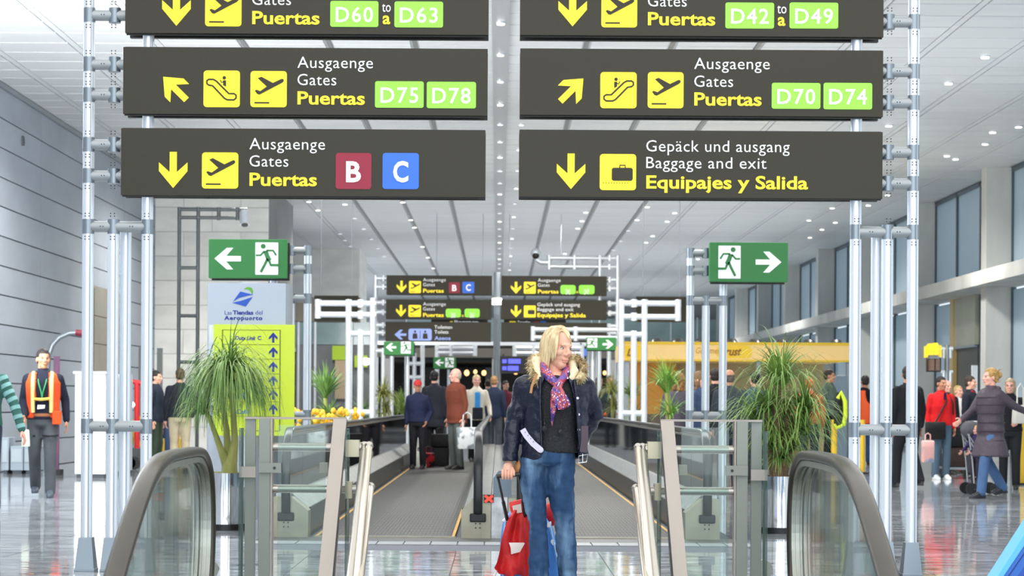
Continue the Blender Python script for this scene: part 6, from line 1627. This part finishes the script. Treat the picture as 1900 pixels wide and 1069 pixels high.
# cords with bobbles
for a, b_ in ((W(1011, 742, -.15), W(1009, 792, -.158)), (W(1047, 760, -.15), W(1038, 798, -.155))):
    sub(MB().tube([a, b_], .003, 5), 'drawcord', M_sw, jo); sub(MB().ell(b_+Vector((0, -.004, -.012)), .017, .017, .019, 12, 8), 'bobble', M_sw, jo)
def strap(pts, wd, th, m, nm, par=jo):
    """flat strap, width in the xz plane"""
    return sub(MB().stroke([(p.x, p.z) for p in pts], wd, pts[0].y-th, pts[0].y), nm, m, par)
M_belt = mat('pale_lilac_belt', (198, 192, 210), .4)
bo = strap([W(969, 796, -.165), W(976, 808, -.165), W(988, 822, -.165), W(1002, 834, -.165)], .036, .006, M_belt, 'loose_belt')
sub(MB().ell(W(1002, 834, -.168), .018, .004, .018, 12, 6), 'belt_tip', M_belt, jo)
for u in (.15, .3, .45, .6): p = W(969, 796).lerp(W(1002, 834), u); sub(MB().cyl((p.x, -.174, p.z), (p.x, -.170, p.z), .003, n=6), 'belt_hole', M_black, bo)
M_brl = mat('dark_plum_leather', (62, 44, 56), .4)
so_ = strap([W(1083, 790, -.16), W(1083, 815, -.16), W(1080, 838, -.16)], .042, .008, M_brl, 'hanging_belt')
sub(MB().tube([W(1072, 845, -.166), W(1088, 842, -.166), W(1086, 856, -.166), W(1071, 858, -.166)], .0035, 6, closed=True), 'buckle', M_steel_p, jo)
sub(MB().tube([W(1079, 841, -.166), W(1079, 857, -.166)], .003, 6), 'buckle_pin', M_steel_p, jo)
strap([W(996, 694, -.146), W(990, 706, -.146), W(986, 718, -.146), W(984, 730, -.146)], .015, .006, mat('tan_leather', (176, 120, 66), .5), 'shoulder_strap', jo)
sub(MB().ell(W(962, 868, .0), .03, .03, .045, 10, 8), 'tan_pouch', mat('tan_leather', (0, 0, 0)), wt)
# collar lining and fur
M_lin = mat('cream_fleece', (222, 206, 172), .9, bump=(40, .6)); M_fur = mat('beige_fur', (206, 190, 150), .9, vary=((132, 110, 72), 18, .42, .6))
lc = MB()
for x, y, dy, r in ((994, 672, -.03, .040), (996, 690, -.07, .034), (1000, 702, -.10, .026), (1005, 664, .05, .04), (1030, 668, .10, .045), (1054, 668, .06, .04), (1064, 678, -.02, .036), (1066, 691, -.07, .034), (1060, 702, -.10, .026)): lc.ell(W(x, y, dy), r*.8, r*.7, r*.95, 12, 8)
for A, B in (((994, 672, -.03), (996, 692, -.07)), ((996, 692, -.07), (1001, 705, -.10)), ((994, 672, -.03), (1005, 664, .05)), ((1005, 664, .05), (1054, 668, .06)), ((1054, 668, .06), (1062, 676, -.02)), ((1062, 676, -.02), (1064, 690, -.07)), ((1064, 690, -.07), (1058, 705, -.10))): lc.tube([W(*A), W(*B)], [.027, .024], 10)
co = shellpart(wt, lc, 'hood_lining', M_lin, .008)
q = random.Random(21); fu = MB()
pathR = [W(1053, 666, .03), W(1066, 664, -.01), W(1077, 671, -.04), W(1082, 684, -.06), W(1078, 697, -.09), W(1071, 707, -.12)]
pathL = [W(1004, 660, .04), W(990, 664, -.0), W(985, 675, -.03), W(987, 688, -.06), W(992, 700, -.10), W(998, 708, -.12)]
for path, sx, N in ((pathR, 1, 620), (pathL, -1, 420)):
    for i in range(N):
        u = q.random()*(len(path)-1); k = int(u); p = path[k].lerp(path[k+1], u-k)+Vector((q.uniform(-.012, .012), q.uniform(-.015, .015), q.uniform(-.012, .012)))
        d = Vector((sx*q.uniform(-.2, 1.0), q.uniform(-1, .5), q.uniform(-.8, .8))).normalized(); L = q.uniform(.018, .042)
        fu.tube([p, p+d*L*.5, p+d*L+Vector((0, 0, -.008))], [.0032, .0026, .0008], 4)
    for i in range(len(path)-1): fu.tube([path[i], path[i+1]], [.022, .022], 8)
fo_ = sub(fu, 'fur_trim', M_fur); fo_['kind'] = 'stuff'
# shirt collar and scarf
sub(MB().rings([[W(1051, 684, -.08), W(1055, 684, -.07), W(1055, 686, -.06)], [W(1051, 704, -.125), W(1056, 701, -.11), W(1057, 703, -.10)]], smooth=False), 'shirt_collar', mat('white_shirt_cloth', (228, 228, 232), .6))
def scarfmat():
    m = bpy.data.materials.new('patterned_silk_scarf'); m.use_nodes = True; n = m.node_tree.nodes; l = m.node_tree.links; b = n['Principled BSDF']; b.inputs['Roughness'].default_value = .45
    tc = n.new('ShaderNodeTexCoord'); a = n.new('ShaderNodeTexNoise'); a.inputs['Scale'].default_value = 17; a.inputs['Detail'].default_value = 1.5; a.inputs['Distortion'].default_value = .6; l.new(tc.outputs['Object'], a.inputs['Vector'])
    cr = n.new('ShaderNodeValToRGB'); cr.color_ramp.interpolation = 'CONSTANT'; e = cr.color_ramp.elements
    e[0].position = 0; e[0].color = rgb(70, 44, 120); e[1].position = .47; e[1].color = rgb(158, 48, 68)
    for p, c in ((.40, (104, 76, 150)), (.53, (178, 88, 96)), (.60, (96, 40, 130)), (.66, (226, 206, 226))): k = cr.color_ramp.elements.new(p); k.color = rgb(*c)
    l.new(a.outputs['Fac'], cr.inputs[0])
    v = n.new('ShaderNodeTexVoronoi'); v.inputs['Scale'].default_value = 75; l.new(tc.outputs['Object'], v.inputs['Vector'])
    mr = n.new('ShaderNodeMapRange'); mr.inputs[1].default_value = .30; mr.inputs[2].default_value = .22; l.new(v.outputs['Distance'], mr.inputs[0])
    a2 = n.new('ShaderNodeTexNoise'); a2.inputs['Scale'].default_value = 7; l.new(tc.outputs['Object'], a2.inputs['Vector'])
    m2 = n.new('ShaderNodeMapRange'); m2.inputs[1].default_value = .46; m2.inputs[2].default_value = .52; l.new(a2.outputs['Fac'], m2.inputs[0])
    mu = n.new('ShaderNodeMath'); mu.operation = 'MULTIPLY'; l.new(mr.outputs[0], mu.inputs[0]); l.new(m2.outputs[0], mu.inputs[1])
    mx = n.new('ShaderNodeMix'); mx.data_type = 'RGBA'; l.new(mu.outputs[0], mx.inputs[0]); l.new(cr.outputs[0], mx.inputs[6]); mx.inputs[7].default_value = rgb(236, 230, 240)
    l.new(mx.outputs[2], b.inputs['Base Color']); return m
M_scarf = scarfmat()
def drape(secs, th=.012, n=14, fold=.006):
    """secs: (left px, right px, py, dy)"""
    rg = []
    for j, (a, b_, y, dy) in enumerate(secs):
        L, Rr = W(a, y, dy), W(b_, y, dy); fr = []; bk = []
        for k in range(n):
            u = k/(n-1); p = L.lerp(Rr, u)+Vector((0, -fold*math.sin(u*math.pi*3+j*.35)-.012*math.sin(u*math.pi), 0)); fr.append(p); bk.append(p+Vector((0, th, 0)))
        rg.append(fr+bk[::-1])
    return MB().rings(rg)
so_ = part_from(remesh_mb(MB().tube([W(1008, 676, -.03), W(1009, 686, -.07), W(1018, 700, -.115), W(1031, 713, -.145)], [.022, .028, .03, .024], 12).tube([W(1053, 682, -.02), W(1050, 690, -.07), W(1044, 702, -.115), W(1036, 713, -.145)], [.02, .024, .025, .022], 12).ell(W(1034, 715, -.15), .03, .022, .028).tube([W(1008, 676, -.03), W(1018, 676, .06), W(1042, 678, .06), W(1053, 682, -.02)], .022, 10), .006, 1, mats=[M_scarf], name='scarf'), 'scarf', wt)
sub(drape([(1026, 1040, 716, -.16), (1020, 1046, 728, -.17), (1022, 1054, 742, -.175), (1030, 1058, 752, -.172), (1034, 1044, 760, -.168)]), 'scarf_tail', M_scarf, so_)
sub(drape([(1027, 1037, 718, -.15), (1020, 1036, 740, -.158), (1020, 1032, 758, -.158), (1021, 1027, 775, -.155), (1022, 1024, 790, -.15)]), 'scarf_tail', M_scarf, so_)

# ------------------------------------------------------------------ wheeled trolley bag
YB = 12.95
TB = Vector((XX(985, YB), YB, 0))
tb = thing('trolley_bag', 'bright blue wheeled trolley bag with white leaf prints and extended black handle, pulled by the blonde woman', 'luggage', tuple(TB), local=True)
tb['label'] = 'bright blue wheeled trolley bag with white leaf prints, pulled by the blonde woman'
def B(px, py, dy=0.0): return P(px, py, YB)-TB+Vector((0, dy, 0))
M_bag = mat('bright_blue_nylon', (56, 122, 200), .5, noise=(6, .15), bump=(12, .4))
rg = []
for y, a, c, d in ((1112, 934, 1036, .07), (1104, 930, 1040, .10), (1060, 928, 1040, .12), (1010, 928, 1034, .12), (975, 932, 1024, .115), (958, 938, 1012, .10), (948, 948, 1000, .06)):
    L, Rr = B(a, y), B(c, y); rg.append([Vector((x, yy, L.z)) for x, yy in rrect(L.x, Rr.x, -d, d, .05, 4)])
lpart(tb, MB().rings(rg), 'bag_body', M_bag)
lpart(tb, MB().tube([B(934, 1104, -.11), B(932, 1010, -.13), B(938, 965, -.12), B(960, 950, -.09), B(1000, 950, -.09), B(1020, 975, -.12), B(1034, 1040, -.13)], .006, 6), 'piping', mat('pale_piping', (150, 190, 226), .5))
M_pr = mat('white_print', (236, 240, 246), .5)
for i, (px, py) in enumerate(((938, 966), (1021, 973), (1028, 1003), (952, 1070))):
    c = B(px, py, -.126); mb = MB()
    for k in range(5):
        a = .6+k*.5+i; e = c+Vector((.014*math.cos(a), 0, .014*math.sin(a))); mb.ell(e, .009*abs(math.cos(a))+.004, .003, .009*abs(math.sin(a))+.004, 8, 4)
    lpart(tb, mb, 'leaf_print', M_pr)
for px in (942, 1028):
    c = B(px, 1112); c.z = .04; lpart(tb, MB().cyl(c+Vector((-.015, .06, 0)), c+Vector((.015, .06, 0)), .04, n=16), 'wheel', M_black)
MB().build
hz = B(942, 882)
hl, hr = P(921, 884, YW-.05)-TB, P(965, 880, YW-.05)-TB
lpart(tb, MB().tube([hl, hr], .0135, 10), 'handle_grip', M_black)
for a, (qx, qy) in ((hl.lerp(hr, .06), (942, 968)), (hl.lerp(hr, .94), (976, 968))):
    e = B(qx, qy, -.10); m_ = a.lerp(e, .55); lpart(tb, MB().tube([a, m_], .0085, 8), 'handle_rod', M_black); lpart(tb, MB().tube([m_, e, e+Vector((.02, -.02, -.25))], .012, 8), 'rod_sleeve', M_black)
# red jacket draped over the bag
rj = thing('red_jacket', 'red jacket with white panels draped over the trolley bag', 'jacket', tuple(TB+Vector((-.06, -.14, .3))), local=True)
off = Vector((-.06, -.14, .3))
M_redj = mat('red_jacket_cloth', (204, 24, 26), .6, noise=(7, .25), bump=(16, .6)); M_whj = mat('white_jacket_panel', (232, 216, 208), .6)
secs = [(952, 986, 944, -.13), (944, 986, 958, -.165), (937, 986, 975, -.175), (931, 985, 995, -.18), (927, 985, 1020, -.185), (922, 985, 1040, -.185), (917, 985, 1052, -.18), (926, 984, 1064, -.165)]
fn = MB(); rg = []; n = 22
for j, (a, c, y, dy) in enumerate(secs):
    L, Rr = B(a, y, dy)-off, B(c, y, dy)-off; fr = []; bk = []
    for k in range(n):
        u = k/(n-1); p = L.lerp(Rr, u)+Vector((0, -.018*math.sin(u*9+j*.5)-.012*math.sin(u*17-j*.8), .01*math.sin(u*12+1)*(j > 5))); fr.append(p); bk.append(p+Vector((0, .02, 0)))
    rg.append(fr+bk[::-1])
fn.rings(rg); lpart(rj, fn, 'draped_body', M_redj)
def patch(pts, dy, nm, m, th=.006): 
    qs = [B(x, y, dy)-off for x, y in pts]; return lpart(rj, MB().prism([(p.x, p.z) for p in qs], qs[0].y, qs[0].y+th), nm, m)
lpart(rj, MB().rings([[B(x, y, d)-off for x, y, d in r] for r in (((944, 1003, -.215), (970, 1003, -.215), (970, 1003, -.20), (944, 1003, -.20)), ((947, 1012, -.222), (973, 1004, -.222), (973, 1004, -.20), (947, 1012, -.20)), ((948, 1024, -.215), (964, 1020, -.215), (964, 1020, -.2), (948, 1024, -.2)))]), 'white_panel', M_whj)
cu = MB(); cu.rings([[B(x, y, d)-off for x, y, d in r] for r in (((944, 932, -.10), (966, 926, -.10), (985, 922, -.06), (985, 922, -.0), (950, 930, .0)), ((946, 942, -.13), (970, 940, -.13), (987, 938, -.09), (987, 938, -.0), (950, 940, .0)), ((950, 955, -.14), (970, 954, -.14), (988, 952, -.1), (988, 952, -.0), (950, 952, .0)))]); lpart(rj, cu, 'folded_collar', M_redj)
patch([(950, 937), (966, 933), (968, 949), (953, 951)], -.145, 'white_panel', M_whj)
lpart(rj, MB().tube([B(921, 1054, -.18)-off, B(918, 1064, -.18)-off, B(913, 1068, -.17)-off], .006, 6), 'cord', M_whj)
q_ = thing('red_cushion', 'red pillow-like bundle tucked on top of the trolley bag between the jeans legs', 'bundle', tuple(TB+Vector((.14, .06, B(1020, 955).z-.06))), local=True)
lpart(q_, MB().ell((0, 0, .06), .07, .06, .075, 16, 10), 'bundle', M_redj)

# ------------------------------------------------------------------ blue case cut by the corner
Yq = 13.3
u0 = P(1846, 1069, Yq); u1 = P(1900, 985, Yq); dv_ = (u1-u0); n0 = u0-dv_*.42; 
case = thing('suitcase', 'bright blue case with light blue edge leaning into the bottom right corner', 'luggage', (n0.x+.25, Yq, 0))
base = Vector((n0.x, Yq, .02)); up = dv_.normalized(); rt = Vector((up.z, 0, -up.x))
def slab(a, b_, c, d_, y0, y1, nm, m):
    A = base+rt*a+up*c; poly = [base+rt*a+up*c, base+rt*b_+up*c, base+rt*b_+up*d_, base+rt*a+up*d_]
    return MB().prism([(p.x, max(.02, p.z)) for p in poly], y0, y1).build(nm, m, case, bevel=.008)
slab(0, .055, 0, .78, Yq-.02, Yq+.20, 'edge_panel', mat('light_blue_edge', (96, 184, 246), .4))
slab(.055, .48, 0, .78, Yq-.012, Yq+.20, 'shell', mat('case_blue', (44, 104, 190), .4))
slab(.083, .090, 0, .78, Yq-.018, Yq-.01, 'seam', mat('case_seam', (20, 50, 130), .5))
slab(.15, .19, 0, .78, Yq-.018, Yq-.01, 'groove', mat('case_groove', (34, 80, 170), .5))
for s_ in (.1, .4): MB().cyl((n0.x+s_, Yq+.05, .04), (n0.x+s_+.03, Yq+.05, .04), .04, n=12).build('wheel', M_black, case)
